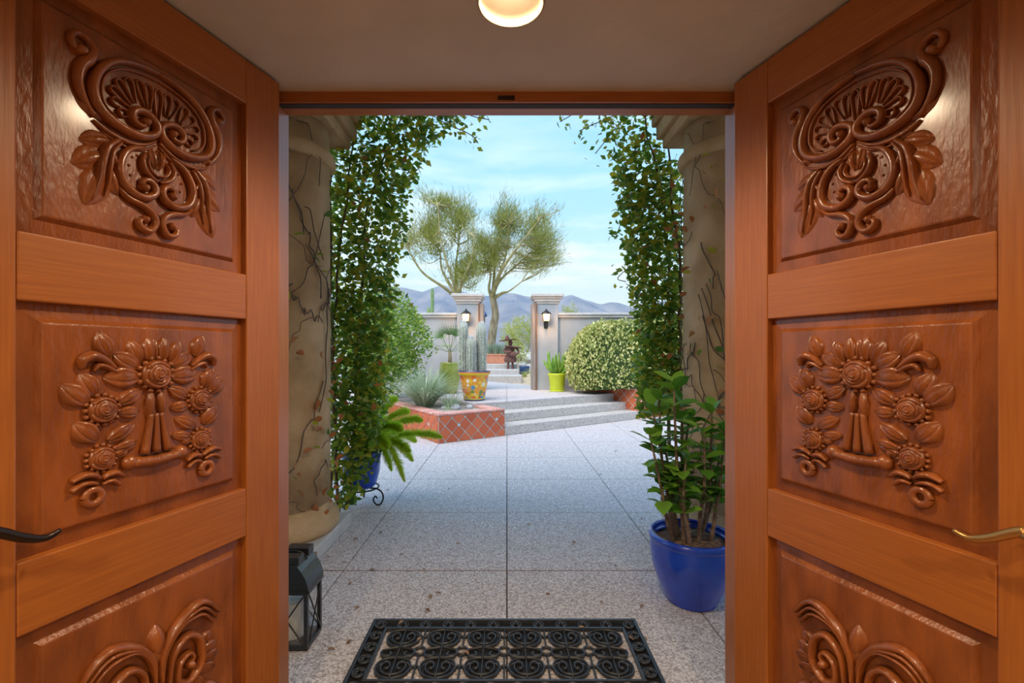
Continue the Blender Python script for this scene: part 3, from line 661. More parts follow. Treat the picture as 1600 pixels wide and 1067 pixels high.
# ------------------------------------------------------------------ vines
def region_sample(bounds, dr, n, dens=None):
    """bounds: list of (y, x0, x1) in photo pixels; depth range dr in metres"""
    out = []; tot = 0; cum = []
    for i in range(len(bounds) - 1):
        a, b = bounds[i], bounds[i + 1]; ar = (b[0] - a[0]) * ((a[2] - a[1]) + (b[2] - b[1])) / 2 * (dens[i] if dens else 1); tot += ar; cum.append(tot)
    while len(out) < n:
        r = random.uniform(0, tot); i = next(k for k, c in enumerate(cum) if r <= c); a, b = bounds[i], bounds[i + 1]
        t = random.random(); y = a[0] + (b[0] - a[0]) * t; x0 = a[1] + (b[1] - a[1]) * t; x1 = a[2] + (b[2] - a[2]) * t
        u = random.random()
        x = x0 + (x1 - x0) * u
        d = random.uniform(*dr)
        out.append((x + random.gauss(0, 4), y, d))
    return out
def vine(name, label, bounds, dens, dr, n, dry_n, colx, face, stems, hang):
    v = empty(name, (colx * .8, 3.85, 0)); tag(v, label, 'vine', 'vines framing the portico'); off = Vector(v.location)
    its = []
    for x, y, d in region_sample(bounds, dr, n, dens): its.append((W(x, y, d), rot_rand(.9), random.uniform(.05, .085)))
    for path, cnt in hang:
        pp = smooth_path([W(*q) for q in path], 6)
        for _ in range(cnt):
            its.append((random.choice(pp) + Vector((random.gauss(0, .05), random.gauss(0, .06), random.gauss(0, .05))), rot_rand(.9), random.uniform(.045, .07)))
        MB().tube([p - off for p in pp], .004, 5).build('stem', twig_m, v)
    its = [(p, e, s_) for p, e, s_ in its if p.z > .03]
    its.sort(key=lambda q: -q[2] / q[0].y)
    big, rest = its[:260], its[260:]
    lm = leaf_mesh('vine_leaf', leaf_ivy, .62)
    for p, e, s_ in big: link('leaf', lm, None, v, loc=p - off, rot=e, scale=(s_, s_, s_))
    leaves_stuff([(p - off, e, s_) for p, e, s_ in rest], .62).build('foliage', leaf_ivy, v, fix=False, kind='stuff')
    # main stems
    for path in stems:
        pp = smooth_path([W(*q) for q in path], 6); pp = [p + Vector((random.gauss(0, .012), random.gauss(0, .012), 0)) for p in pp]
        MB().tube([p - off for p in pp], lerpn([.016, .012, .006], len(pp)), 6).build('stem', twig_m, v, smooth=True)
    # bare twigs wandering over the column, and dry leaves
    for k in range(30):
        a = radians(random.uniform(-120, 30)); z = random.uniform(.3, 2.9); pp = []
        da = random.choice((-1, 1)) * random.uniform(.05, .13); dz = random.uniform(-.09, .13)
        for i in range(random.randint(6, 13)):
            r = .326 + random.uniform(0, .02); aa = a if face > 0 else pi - a
            pp.append(Vector((colx + r * cos(aa), 3.38 + r * sin(aa), z)) - off); a += da + random.gauss(0, .05); z += dz + random.gauss(0, .04); z = max(.32, min(3.05, z))
        pp = smooth_path(pp, 3); MB().tube(pp, random.uniform(.0025, .005), 5).build('twig', twig_m, v, smooth=True)
    dm = leaf_mesh('dry_leaf', leaf_dry, .6, .35)
    for x, y, d in region_sample(bounds, (dr[0] - .05, dr[0] + .15), 34, dens):
        p = W(x, y, d); s_ = random.uniform(.05, .075)
        if p.z > .1: link('dry_leaf', dm, None, v, loc=p - off, rot=rot_rand(.9), scale=(s_, s_, s_))
    for k in range(dry_n):
        a = radians(random.uniform(-110, 25)); aa = a if face > 0 else pi - a; r = .35 + random.uniform(0, .05)
        z = random.uniform(.25, 1.5) if face > 0 else random.choice((random.uniform(.9, 2.9), random.gauss(2.42, .13)))
        s_ = random.uniform(.05, .085)
        link('dry_leaf', dm, None, v, loc=Vector((colx + r * cos(aa), 3.38 + r * sin(aa), z)) - off, rot=rot_rand(1), scale=(s_, s_, s_))
    for k in range(26):
        a = radians(random.uniform(-110, 20)); aa = a if face > 0 else pi - a; r = .36; s_ = random.uniform(.05, .08)
        link('leaf', lm, None, v, loc=Vector((colx + r * cos(aa), 3.38 + r * sin(aa), random.uniform(.3, 3))) - off, rot=rot_rand(1), scale=(s_, s_, s_))
    return v
vine('climbing_vine', 'dense green climbing vine with dry tan leaves beside the black lantern column',
     [(120, 510, 760), (182, 512, 715), (210, 514, 690), (250, 512, 660), (320, 510, 632), (400, 508, 622), (470, 506, 612), (560, 504, 604), (640, 508, 596), (700, 515, 590), (740, 522, 572), (790, 528, 552)],
     [.6, .65, .7, .75, .75, .8, 1, 1.15, 1.15, 1.1, .8], (3.72, 4.2), 7600, 46, -1.67, 1,
     [[(530, 800, 3.9), (522, 600, 3.85), (530, 400, 3.8), (560, 170, 3.85)], [(515, 805, 3.82), (512, 560, 3.78), (518, 330, 3.78), (515, 150, 3.8)], [(545, 795, 3.95), (560, 560, 4), (575, 330, 3.95), (640, 160, 3.95)]],
     [([(660, 170, 3.9), (700, 195, 3.9), (725, 205, 3.9), (742, 215, 3.9)], 60), ([(700, 150, 3.9), (730, 178, 3.9), (765, 187, 3.9)], 30), ([(610, 330, 3.9), (630, 350, 3.9), (642, 352, 3.9)], 22), ([(590, 420, 3.9), (612, 450, 3.9), (628, 462, 3.9)], 20)])
vine('climbing_vine', 'green climbing vine with orange dry leaves beside the cobalt pot column',
     [(120, 930, 1040), (182, 945, 1010), (225, 950, 1020), (262, 960, 1060), (320, 968, 1066), (400, 974, 1068), (450, 986, 1068), (520, 996, 1068), (590, 996, 1066), (650, 1000, 1064)],
     [.35, .35, .5, .85, .85, .7, .85, 1.1, 1.1], (3.72, 4.15), 4400, 40, 1.665, -1,
     [[(1062, 790, 3.85), (1066, 560, 3.8), (1058, 380, 3.8), (1040, 170, 3.85)], [(1045, 700, 3.9), (1050, 500, 3.95), (1030, 300, 3.9), (1000, 150, 3.9)]],
     [([(1000, 150, 3.9), (960, 180, 3.9), (925, 195, 3.9), (905, 205, 3.9)], 40), ([(930, 150, 3.9), (895, 178, 3.9), (875, 190, 3.9)], 14), ([(985, 170, 3.9), (950, 215, 3.9), (930, 240, 3.9)], 26), ([(980, 420, 3.9), (965, 435, 3.9), (978, 440, 3.9)], 14), ([(985, 330, 3.9), (970, 350, 3.9), (966, 362, 3.9)], 14)])

# fern in a blue pot on an iron stand -----------------------------
FX, FY = -1.385, 4.28
st = empty('plant_stand', (FX, FY, 0)); tag(st, 'low scrolled wrought iron plant stand on the patio under the fern', 'plant stand')
MB().tube([(.16 * cos(a), .16 * sin(a), .155) for a in [2 * pi * k / 24 for k in range(25)]], .008, 6, cap=False).build('ring', iron, st, smooth=True)
for a in (-.35, 1.75, 3.85):
    R = Matrix.Rotation(a, 4, 'Z')
    sp = smooth_path([(.10, 0, .155), (.165, 0, .16), (.225, 0, .135), (.245, 0, .08), (.215, 0, .02), (.165, 0, .012), (.135, 0, .05), (.155, 0, .085), (.18, 0, .07)], 5)
    MB().tube([R @ p for p in sp], .008, 6).build('scroll_leg', iron, st, smooth=True)
fn = empty('potted_fern', (FX, FY, .16)); tag(fn, 'bright green foxtail fern in a small cobalt pot on the iron stand', 'potted plant')
pot_shape([(0, 0), (.115, 0), (.14, .03), (.17, .15), (.18, .28), (.19, .32), (.19, .35)], .02, .31, fn, blue_glaze)
def frond(pts, r, n):
    pp = smooth_path(pts, 8); mb = MB().tube(pp, lerpn([.006, .004, .002], len(pp)), 5)
    for k in range(n):
        t = random.random(); i = min(int(t * (len(pp) - 1)), len(pp) - 2); p = pp[i].lerp(pp[i + 1], random.random())
        tg = (pp[i + 1] - pp[i]).normalized(); a = random.uniform(0, 2 * pi); o = tg.orthogonal().normalized(); o = (o * cos(a) + tg.cross(o) * sin(a))
        rr = r * (min(1, 3 * (1 - t) + .12)) * min(1, .4 + t * 4); e = p + o * rr * random.uniform(.6, 1) + tg * rr * .7; sd = tg.cross(o) * .0042
        mb.add([p + sd, p - sd, e], [(0, 1, 2)])
    return mb
fo = Vector((FX, FY, .16))
for (ex, ey, d, arch) in ((690, 683, 4.15, .10), (660, 657, 4.3, .12), (640, 643, 4.4, .12), (620, 622, 4.4, .1), (632, 752, 4.05, .26), (640, 706, 4.0, .12), (606, 700, 3.95, .15), (600, 660, 4.6, .15), (560, 650, 4.7, .15), (612, 735, 4.3, .2), (575, 610, 4.35, .1), (545, 640, 4.5, .1), (650, 690, 4.55, .14), (628, 672, 4.1, .14), (645, 720, 4.25, .16), (590, 635, 4.1, .12)):
    e = W(ex, ey, d) - fo; s0 = Vector((e.x * .08, e.y * .1, .32)); m1 = s0.lerp(e, .45) + Vector((0, 0, arch)); m2 = s0.lerp(e, .8) + Vector((0, 0, arch * .6))
    frond([s0, m1, m2, e], .074, 1900).build('frond', fern_m, fn, fix=False)

# ================================================================== TERRACE, STEPS, PLANTERS
A0 = radians(34.5); C0 = Vector((-1.08, 7.09)); sv = Vector((cos(A0), sin(A0))); nv = Vector((-sin(A0), cos(A0)))
def LN(l, n): return C0 + sv * l + nv * n
TZ = .50; LR = 4.82
def ccw(poly): return [(p[0], p[1]) for p in poly]
ter = tag(empty('terrace'), 'raised grey aggregate terrace at the top of the diagonal steps', 'terrace', kind='structure')
R1 = [(-8, 0), (8, 0), (8, 15.3), (-8, 15.3)]
def hp(poly, d, c): return clip_poly(poly, d.x, d.y, c)
def regions(poly):
    a = hp(poly, nv, nv.dot(C0) + .74); a = hp(a, sv, sv.dot(C0) + 1.06) if a else a; a = hp(a, -sv, -(sv.dot(C0) + LR)) if a else a
    b = hp(poly, nv, nv.dot(C0) + 2.25); b = hp(b, -sv, -(sv.dot(C0) + 1.06)) if b else b
    return [q for q in (a, b) if len(q) > 2]
for q in regions(R1): MB().prism(q, 0, TZ - .03).build('terrace_body', concrete, ter)
G = 1.2
for i in range(-6, 6):
    for j in range(6, 13):
        g = .004; sq = [(i * G + g, j * G + g), ((i + 1) * G - g, j * G + g), ((i + 1) * G - g, min((j + 1) * G - g, 15.29)), (i * G + g, min((j + 1) * G - g, 15.29))]
        for q in regions(sq): MB().prism(q, TZ - .035, TZ).build('slab', aggregate, ter)
stp = tag(empty('patio_steps'), 'two lower concrete steps rising diagonally from patio to terrace', 'steps', kind='structure')
for k, (n0, z1) in enumerate(((0, .167), (.37, .334))):
    q = [LN(1.27, n0), LN(LR, n0), LN(LR, .745), LN(1.27, .745)]
    MB().prism([(p.x, p.y) for p in q], .167 * k if k else 0, z1).build('step', concrete, stp, bevel=.012)

def tile_face(root, a, b, z0, z1, T=.17, gap=.021, insets=()):
    """diamond terracotta tiles on the vertical face from a to b (outside to the right of a->b)"""
    a = Vector(a); b = Vector(b); L = (b - a).length; t = (b - a) / L; o = Vector((t.y, -t.x)); dg = T * math.sqrt(2); h = z1 - z0
    def add(nm, poly, m, dep):
        vs = [(a.x + t.x * u + o.x * w, a.y + t.y * u + o.y * w, z0 + v) for w in (0, dep) for u, v in poly]; n = len(poly)
        MB().add(vs, [tuple(range(n - 1, -1, -1)), tuple(range(n, 2 * n))] + [(i, (i + 1) % n, n + (i + 1) % n, n + i) for i in range(n)]).build(nm, m, root)
    nx = int(L / dg) + 2; ny = int(h / dg) + 2
    for i in range(-1, 2 * nx):
        for j in range(-1, 2 * ny):
            if (i + j) % 2: continue
            cu, cv = i * dg / 2, j * dg / 2 + .03; r = dg / 2 - gap * .7
            poly = [(cu - r, cv), (cu, cv - r), (cu + r, cv), (cu, cv + r)]
            for q in ((1, 0, .008), (-1, 0, -L + .008), (0, 1, .01), (0, -1, -h + .006)):
                poly = clip_poly(poly, *q)
                if len(poly) < 3: break
            if len(poly) >= 3: add('tile', poly, terracotta, .01)
    for u, v in insets: add('inset_tile', [(u - .03, v), (u, v - .03), (u + .03, v), (u, v + .03)], inset_m, .013)
def coping(root, a, b, z, wid=.2, n=7, inward=1):
    a = Vector(a); b = Vector(b); t = (b - a) / n; tt = t.normalized(); o = Vector((-tt.y, tt.x)) * inward
    for k in range(n):
        p = a + t * k + tt * .004; q = a + t * (k + 1) - tt * .004
        MB().prism([(v.x, v.y) for v in (p - o * .012, q - o * .012, q + o * wid, p + o * wid)], z - .03, z).build('coping_tile', coping_m, root, bevel=.004)
pl = empty('tiled_planter', (C0.x, C0.y, 0)); tag(pl, 'terracotta diamond-tiled planter holding the spiky grey-green grass', 'planter')
def rel(o, *ps): return [(p.x - o[0], p.y - o[1]) for p in ps]
PH = .47
MB().prism(rel(C0, LN(0, 0), LN(1.26, 0), LN(1.26, .735), LN(1.05, .745), LN(1.05, 2.24), LN(0, 2.24)), 0, PH - .06).build('body', grout, pl)
tile_face(pl, (0, 0), sv * 1.26, 0, PH - .03, insets=((.36, .27), (1.09, .30)))
tile_face(pl, nv * 2.24, (0, 0), 0, PH - .03, insets=((1.3, .27), (1.9, .27)))
tile_face(pl, sv * 1.26, sv * 1.26 + nv * .735, 0, PH - .03)
MB().prism(rel(C0, LN(0, 0), LN(1.26, 0), LN(1.26, .735), LN(1.05, .745), LN(1.05, 2.24), LN(0, 2.24)), PH - .06, PH - .032).build('soil', soil_pale, pl)
coping(pl, (0, 0), sv * 1.26, PH, .2, 8); coping(pl, nv * .2, nv * 2.24, PH, .2, 12, -1); coping(pl, sv * 1.26 + nv * .2, sv * 1.26 + nv * .735, PH, .2, 3)
r0 = LN(LR, -.05)
pr2 = empty('tiled_planter', (r0.x, r0.y, 0)); tag(pr2, 'terracotta-tiled planter under the variegated hedge', 'planter')
c4 = [LN(LR + .01, -.05), LN(LR + 2.6, -.05), LN(LR + 2.6, 1.0), LN(LR + .01, 1.75)]
c4 = [Vector(q) for q in clip_poly([(p.x, p.y) for p in c4], 0, -1, -11.38)]
MB().prism(rel(r0, *c4), 0, .60).build('body', grout, pr2)
MB().prism(rel(r0, *c4), .60, .625).build('soil', soil_pale, pr2)
tile_face(pr2, LN(LR + .01, 1.75) - r0, LN(LR + .01, -.05) - r0, 0, .62); tile_face(pr2, LN(LR + .01, -.05) - r0, LN(LR + 2.6, -.05) - r0, 0, .62)
coping(pr2, LN(LR + .01, -.05) - r0, LN(LR + 2.6, -.05) - r0, .65, .2, 14); coping(pr2, LN(LR + .01, .16) - r0, LN(LR + .01, 1.7) - r0, .65, .18, 8, -1)

def blades(n, h, spread, w=.012, curl=.6, base_r=.08):
    mb = MB()
    for k in range(n):
        a = random.uniform(0, 2 * pi); L = h * random.uniform(.65, 1.1); lean = random.uniform(.05, 1) ** .7 * spread; b = Vector((cos(a) * base_r * random.random(), sin(a) * base_r * random.random(), 0))
        dr = Vector((cos(a), sin(a), 0)); sd = Vector((-sin(a), cos(a), 0)) * w; vs = []
        for i in range(5):
            t = i / 4; p = b + dr * (lean * L * (t ** 1.3)) + Vector((0, 0, L * (t - curl * lean * t * t * .55)))
            ww = (1 - t) ** .6; vs += [p + sd * ww, p - sd * ww]
        mb.add(vs, [(2 * i, 2 * i + 1, 2 * i + 3, 2 * i + 2) for i in range(4)])
    return mb
def grass(px, py, zb, d, n, h, sp, label, w=.012):
    p = W(px, py, d); g = empty('spiky_grass', (p.x, p.y, zb)); tag(g, label, 'grass plant')
    blades(n, h, sp, w, curl=1.0, base_r=.14).build('blades', grass_m, g, fix=False, kind='stuff')
    MB().sphere((0, 0, .02), .12, .12, .07).build('crown', grass_m, g)
grass(664, 630, PH - .035, 8.35, 900, .95, 1.25, 'large grey-green spiky grass clump filling the tiled planter', .007)
grass(704, 640, PH - .035, 8.0, 90, .38, .7, 'small spiky grass tuft at the edge of the tiled planter', .008)
for (px, py, d, r, lab) in ((711, 643, 7.95, .085, 'smooth grey stone beside the small grass tuft'), (733, 640, 8.1, .06, 'small brown-grey stone in the planter below the talavera pot'), (694, 643, 8.0, .05, 'tiny pale stone in the gravel of the tiled planter')):
    p = W(px, py, d); tag(MB().sphere((0, 0, r * .55), r * 1.2, r, r * .75, 10, 7, .08).build('garden_stone', rock_grey, smooth=True, loc=(p.x, p.y, PH - .04)), lab, 'stone')

# cactus in talavera pot -------------------------------------------
tp = empty('potted_cactus', (-.65, 8.94, TZ)); tag(tp, 'white-haired columnar cactus in a painted talavera pot on the terrace', 'potted plant')
pot_shape([(0, 0), (.20, 0), (.21, .02), (.24, .2), (.275, .42), (.29, .50), (.315, .52), (.32, .55), (.32, .585)], .03, .53, tp, talavera)
for (x, y, r, z1) in ((-.235 + .02, .0, .085, 1.55), (-.06, -.1, .088, 1.24), (.14, .03, .092, 1.52)):
    prof = [(r * .86, .52), (r, .7), (r, z1 - .18), (r * .92, z1 - .08), (r * .6, z1 - .015), (0, z1)]
    mb = MB(); n = 26
    rows = []
    for rr, z in prof: rows.append((rr, z))
    vs = []; fs = []
    for rr, z in rows:
        for k in range(n): q = rr * (1 + (.07 if k % 2 else -.07)); vs.append((x + q * cos(2 * pi * k / n), y + q * sin(2 * pi * k / n), z))
    for i in range(len(rows) - 1):
        for k in range(n): fs.append((i * n + k, i * n + (k + 1) % n, (i + 1) * n + (k + 1) % n, (i + 1) * n + k))
    st_ = mb.add(vs, fs).build('stem', cactus_m, tp)
    hb = MB()
    for k in range(3600):
        z = .53 + (z1 - .53) * random.random() ** .9; top = max(0, (z - (z1 - .2)) / .2); a = 2 * pi * (random.randrange(13) * 2 + 1) / n + random.gauss(0, .06)
        rr = r * (1 - top ** 2 * .75); p = Vector((x + rr * cos(a), y + rr * sin(a), z)); o = Vector((cos(a) * (1 - top * .6), sin(a) * (1 - top * .6), random.uniform(-.4, .5) + top)).normalized()
        sd = Vector((-sin(a), cos(a), 0)) * .0055; l = random.uniform(.04, .085); e = p + o * l + Vector((random.gauss(0, .01), random.gauss(0, .01), 0)); hb.add([p + sd, p - sd, e], [(0, 1, 2)])
    hb.build('white_spines', spine_m, st_, fix=False, kind='stuff')

# olive pot with a fan palm ------------------------------------------
op = empty('potted_palm', (-1.33, 10.45, TZ)); tag(op, 'young fan palm in a tall olive-green glazed pot by the garden wall', 'potted plant')
pot_shape([(0, 0), (.15, 0), (.17, .03), (.235, .3), (.25, .48), (.235, .62), (.215, .68), (.225, .72)], .025, .66, op, olive_glaze)
MB().tube([(0, 0, .65), (.01, 0, .85), (0, 0, 1.0)], [.05, .045, .03], 8).build('trunk', trunk_m, op)
for k in range(11):
    a = k * 2.4; el = random.uniform(.25, 1.15); L = random.uniform(.35, .6); e = Vector((cos(a) * cos(el) * L, sin(a) * cos(el) * L, .95 + sin(el) * L))
    mb = MB().tube([(0, 0, .95), e], .006, 5); dr = (e - Vector((0, 0, .95))).normalized(); s2 = dr.orthogonal().normalized() if k % 2 else dr.cross(Vector((0, 0, 1))).normalized()
    for q in range(13):
        b = (q - 6) / 6 * 1.25; dd = (dr * cos(b) + s2 * sin(b)).normalized(); sd = dr.cross(s2).cross(dd).normalized() * .010
        mb.add([e + sd * .4, e + dd * .13 + sd, e + dd * .13 - sd, e - sd * .4, e + dd * .34 + Vector((0, 0, -.02))], [(0, 1, 2, 3), (1, 4, 2)])
    mb.build('fan_leaf', palm_m, op, fix=False)

# lime pot ------------------------------------------------------------
lp = empty('potted_succulent', (1.23, 11.02, TZ)); tag(lp, 'upright green succulent in a lime-green pot beside the gate pillar', 'potted plant')
pot_shape([(0, 0), (.165, 0), (.17, .02), (.205, .36), (.222, .40), (.225, .445)], .02, .40, lp, lime_glaze)
MB().lathe([(0, -.0), (.19, 0), (.2, .025), (.17, .03)], 32).build('saucer', lime_glaze, lp, smooth=True)
for k in range(44):
    a = random.uniform(0, 2 * pi); ln_ = random.uniform(.08, .85); h = random.uniform(.22, .62) * (1.1 - .35 * ln_); b = Vector((cos(a) * .1 * random.random(), sin(a) * .1 * random.random(), .40))
    e = b + Vector((cos(a) * ln_ * .42, sin(a) * ln_ * .32, h)); pp = smooth_path([b, b.lerp(e, .5) + Vector((cos(a) * .04, sin(a) * .04, -.02)), e], 4)
    MB().tube(pp, lerpn([.022, .03, .024, .004], len(pp)), 6).build('leaf', aloe_m, lp, smooth=True)

# hedge -----------------------------------------------------------------
hc = Vector((2.95, 10.5, 0)); hd = empty('hedge', (hc.x, hc.y, .6)); tag(hd, 'clipped cream and green variegated hedge against the garden wall', 'hedge')
def hedge_surf(a, t):
    # a around, t 0..1 from bottom to top ; superellipse dome
    th = (t - .35) * pi * .62; rz = .86; r = max(0.0, cos(th)) ** .55
    ax, ay = 1.52, .72
    x = ax * r * (abs(cos(a)) ** .75) * (1 if cos(a) > 0 else -1); y = ay * r * (abs(sin(a)) ** .75) * (1 if sin(a) > 0 else -1)
    z = .66 + sin(th) * .95 + .06 * x
    return Vector((x, y, z + min(0, (x + .7)) * .12 * t))
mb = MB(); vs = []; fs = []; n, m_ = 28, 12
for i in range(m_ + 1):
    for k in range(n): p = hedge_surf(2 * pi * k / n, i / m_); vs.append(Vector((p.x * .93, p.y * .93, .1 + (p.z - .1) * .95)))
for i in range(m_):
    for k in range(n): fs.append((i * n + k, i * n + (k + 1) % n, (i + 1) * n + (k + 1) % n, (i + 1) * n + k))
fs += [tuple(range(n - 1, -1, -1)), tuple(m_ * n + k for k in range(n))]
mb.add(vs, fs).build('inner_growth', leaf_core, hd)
for q in (-.35, .1, .6, 1.0): MB().tube([(q, -.1, 0), (q + .03, -.05, .5)], .03, 6).build('stem', trunk_m, hd)
its = []
for k in range(9500):
    a = random.uniform(0, 2 * pi); t = random.random() ** .85; p = hedge_surf(a, t); jit = random.gauss(0, .035)
    nrm = Vector((cos(a) * .8, sin(a), (t - .4) * 1.6)).normalized(); q = p + nrm * jit
    e = nrm.to_track_quat('Z', 'Y').to_euler(); its.append((q, Euler((e.x + random.gauss(0, .5), e.y + random.gauss(0, .5), e.z + random.uniform(0, 6.3))), random.uniform(.06, .095)))
leaves_stuff(its, .6).build('foliage', leaf_hedge, hd, fix=False, kind='stuff')

# light green shrub behind the vine ------------------------------------
def shrub(x, y, zb, h, rx, ry, n, m, label, sz=(.05, .09), zc=.58, name='shrub', stems=5, lw_=.55):
    s_ = empty(name, (x, y, zb)); tag(s_, label, 'shrub')
    tips = [Vector((random.gauss(0, rx * .55), random.gauss(0, ry * .55), h * random.uniform(.35, 1))) for _ in range(stems * 5)]
    for k in range(stems):
        e = tips[k]; MB().tube(smooth_path([(0, 0, -.02), e * .4 + Vector((0, 0, .1)), e], 4), lerpn([.03, .018, .006], 9), 5).build('stem', trunk_m, s_)
    its = []
    while len(its) < n:
        v = Vector((random.uniform(-1, 1), random.uniform(-1, 1), random.uniform(-1, 1)))
        if v.length > 1 or v.length < .35: continue
        lump = 1 + .13 * sin(v.x * 9 + v.z * 7) + .1 * sin(v.y * 11 - v.z * 8)
        p = Vector((v.x * rx * lump, v.y * ry * lump, h * zc + v.z * h * (1 - zc) * lump)); its.append((p, rot_rand(1), random.uniform(*sz)))
    leaves_stuff(its, lw_).build('foliage', m, s_, fix=False, kind='stuff'); return s_
shrub(-2.55, 9.35, 0, 2.75, .92, .8, 8500, leaf_shrub, 'tall light green leafy shrub in front of the grey garden wall', (.06, .10), .6)

# ================================================================== GARDEN WALL AND GATE
GY = 11.4
for side, x0, x1, lab in (('garden_left', -7.0, -1.267, 'grey stucco garden wall behind the fan palm and shrub'), ('garden_right', 1.30, 7.0, 'grey stucco garden wall behind the variegated hedge')):
    w_ = tag(empty('wall_' + side), lab, 'wall', kind='structure')
    MB().box(x0, x1, GY + .08, GY + .36, 0, 2.34).build('wall_body', stucco_grey, w_)
    MB().box(x0, x1, GY + .02, GY + .42, 2.34, 2.40).box(x0, x1, GY - .01, GY + .45, 2.40, 2.46).build('coping', caststone, w_, bevel=.015)
def pillar(sg, lab, lab2):
    xs = (.757, 1.30) if sg > 0 else (-1.267, -.721); xc = sum(xs) / 2; hw = (xs[1] - xs[0]) / 2
    p = empty('gate_pillar', (xc, GY + .27, TZ)); tag(p, lab, 'pillar', 'gate pillars')
    MB().box(-hw, hw, -.27, .27, -.5, 2.20).build('shaft', stucco_grey, p, bevel=.008)
    c = MB()
    for e, z0, z1 in ((.03, 2.18, 2.24), (.065, 2.24, 2.31), (.10, 2.31, 2.36), (.135, 2.36, 2.44)): c.box(-hw - e, hw + e, -.27 - e, .27 + e, z0, z1)
    c.build('cap', caststone, p, bevel=.02)
    a, b = (-hw - .128, -hw) if sg > 0 else (hw, hw + .128)
    MB().box(a, b, -.31, .2, 0, 2.20).build('gate_post', gate_wood, p, bevel=.006)
    e0 = (b - .03, b + .003) if sg > 0 else (a - .003, a + .03)
    MB().box(e0[0], e0[1], -.325, -.30, 0, 2.20).build('post_edge', gate_edge, p)
    # lantern
    lx = xc + (-.04 if sg > 0 else -.03)
    s = empty('wall_lantern', (lx, GY, TZ + 1.72)); tag(s, lab2, 'wall lantern', 'lit lanterns on the gate pillars')
    MB().box(-.05, .05, -.02, .0, -.16, .06).build('back_plate', iron, s, bevel=.006)
    MB().tube(smooth_path([(0, -.02, -.12), (0, -.08, -.15), (0, -.13, -.10), (0, -.13, -.02)], 4), .010, 6).build('bracket', iron, s)
    MB().lathe([(.02, -.02), (.075, .01), (.08, .02)], 4, M=Matrix.Translation((0, -.13, 0)) @ Matrix.Rotation(pi / 4, 4, 'Z')).build('lantern_base', iron, s)
    MB().lathe([(.092, .02), (.118, .19)], 4, M=Matrix.Translation((0, -.13, 0)) @ Matrix.Rotation(pi / 4, 4, 'Z')).build('glass', glow_glass, s)
    for k in range(4):
        q = pi / 4 + k * pi / 2; MB().tube([(.097 * cos(q), -.13 + .097 * sin(q), .015), (.124 * cos(q), -.13 + .124 * sin(q), .195)], .007, 5).build('frame_bar', iron, s)
    MB().lathe([(.135, .19), (.10, .235), (.05, .27), (.02, .30), (.012, .33), (0, .335)], 8, c=(0, -.13, 0)).build('roof', iron, s)
    ld = bpy.data.lights.new('lantern_light', 'POINT'); lo_ = bpy.data.objects.new('lantern_light', ld); COL.objects.link(lo_); ld.energy = 13; ld.color = (1, .55, .2); ld.shadow_soft_size = .05
    lo_.location = (0, -.28, .10); lo_.parent = s
pillar(-1, 'grey gate pillar with capped top behind the tall cactus', 'lit iron wall lantern on the pillar behind the cactus')
pillar(1, 'grey gate pillar with capped top behind the lime pot', 'lit iron wall lantern on the pillar above the lime pot')

# ================================================================== BEYOND THE GATE
us = tag(empty('upper_steps'), 'three broad pale concrete steps climbing beyond the gate', 'steps', kind='structure')
for k, (y0, z1) in enumerate(((15.2, .667), (16.2, .833), (17.4, 1.0))):
    MB().box(-2.2, .50 - .06 * k, y0, 24 if k == 2 else 17.5, .3, z1).build('step', concrete, us, bevel=.015)
# ground
def gz(x, y):
    z = .42 if y < 15 else min(1.0, .42 + (y - 15) * .125)
    if x > .6 and y > 15: z += .28 * min(1, (x - .6) / 2) * min(1, (y - 15) / 5)
    if y > 60: z = max(.4, 1.28 - (y - 60) * .002)
    return z + .04 * sin(x * 1.3 + y * .7)
gx = [-3000, -800, -200, -60, -30, -18, -12, -9, -6, -4, -2.5, -1.2, 0, .5, .7, 1, 1.5, 2, 3, 4, 6, 9, 14, 25, 60, 200, 800, 3000]
gy = [11.75, 13, 14, 15, 15.6, 16.2, 17, 17.6, 18.5, 19.5, 21, 23, 26, 30, 36, 45, 60, 90, 150, 400, 1200, 3000, 5200]
vs = [(x, y, gz(x, y)) for y in gy for x in gx]; n = len(gx)
fs = [(j * n + i, j * n + i + 1, (j + 1) * n + i + 1, (j + 1) * n + i) for j in range(len(gy) - 1) for i in range(n - 1)]
tag(MB().add(vs, fs).build('desert_ground', desert, smooth=True), 'sandy desert ground stretching from the garden to the mountains', 'ground', kind='structure')
tag(MB().box(-60, -7.6, 1.9, 11.75, -.2, -.02).box(7.6, 60, 1.9, 11.75, -.2, -.02).build('side_ground', desert), 'sandy ground to either side of the patio', 'ground', kind='structure')

# terracotta trough and lavender
tt = empty('trough_planter', (-.47, 19.0, 1.0)); tag(tt, 'long terracotta trough of grey-green lavender above the upper steps', 'potted plant')
vs = [(-.40, -.18, 0), (.40, -.18, 0), (.40, .18, 0), (-.40, .18, 0), (-.44, -.21, .36), (.44, -.21, .36), (.44, .21, .36), (-.44, .21, .36)]
MB().add(vs, [(3, 2, 1, 0), (4, 5, 6, 7), (0, 1, 5, 4), (1, 2, 6, 5), (2, 3, 7, 6), (3, 0, 4, 7)]).build('trough', terracotta_pot, tt, bevel=.02)
MB().box(-.46, .46, -.23, .23, .34, .40).build('rim', terracotta_pot, tt, bevel=.015)
mb = MB()
for k in range(13): b_ = blades(85, .48, .45, .008, base_r=.1); dx, dy = random.uniform(-.4, .4), random.uniform(-.16, .16); mb.add([(x + dx, y + dy, z + .39) for x, y, z in b_.v], b_.f)
mb.build('lavender', lav_m, tt, fix=False, kind='stuff')
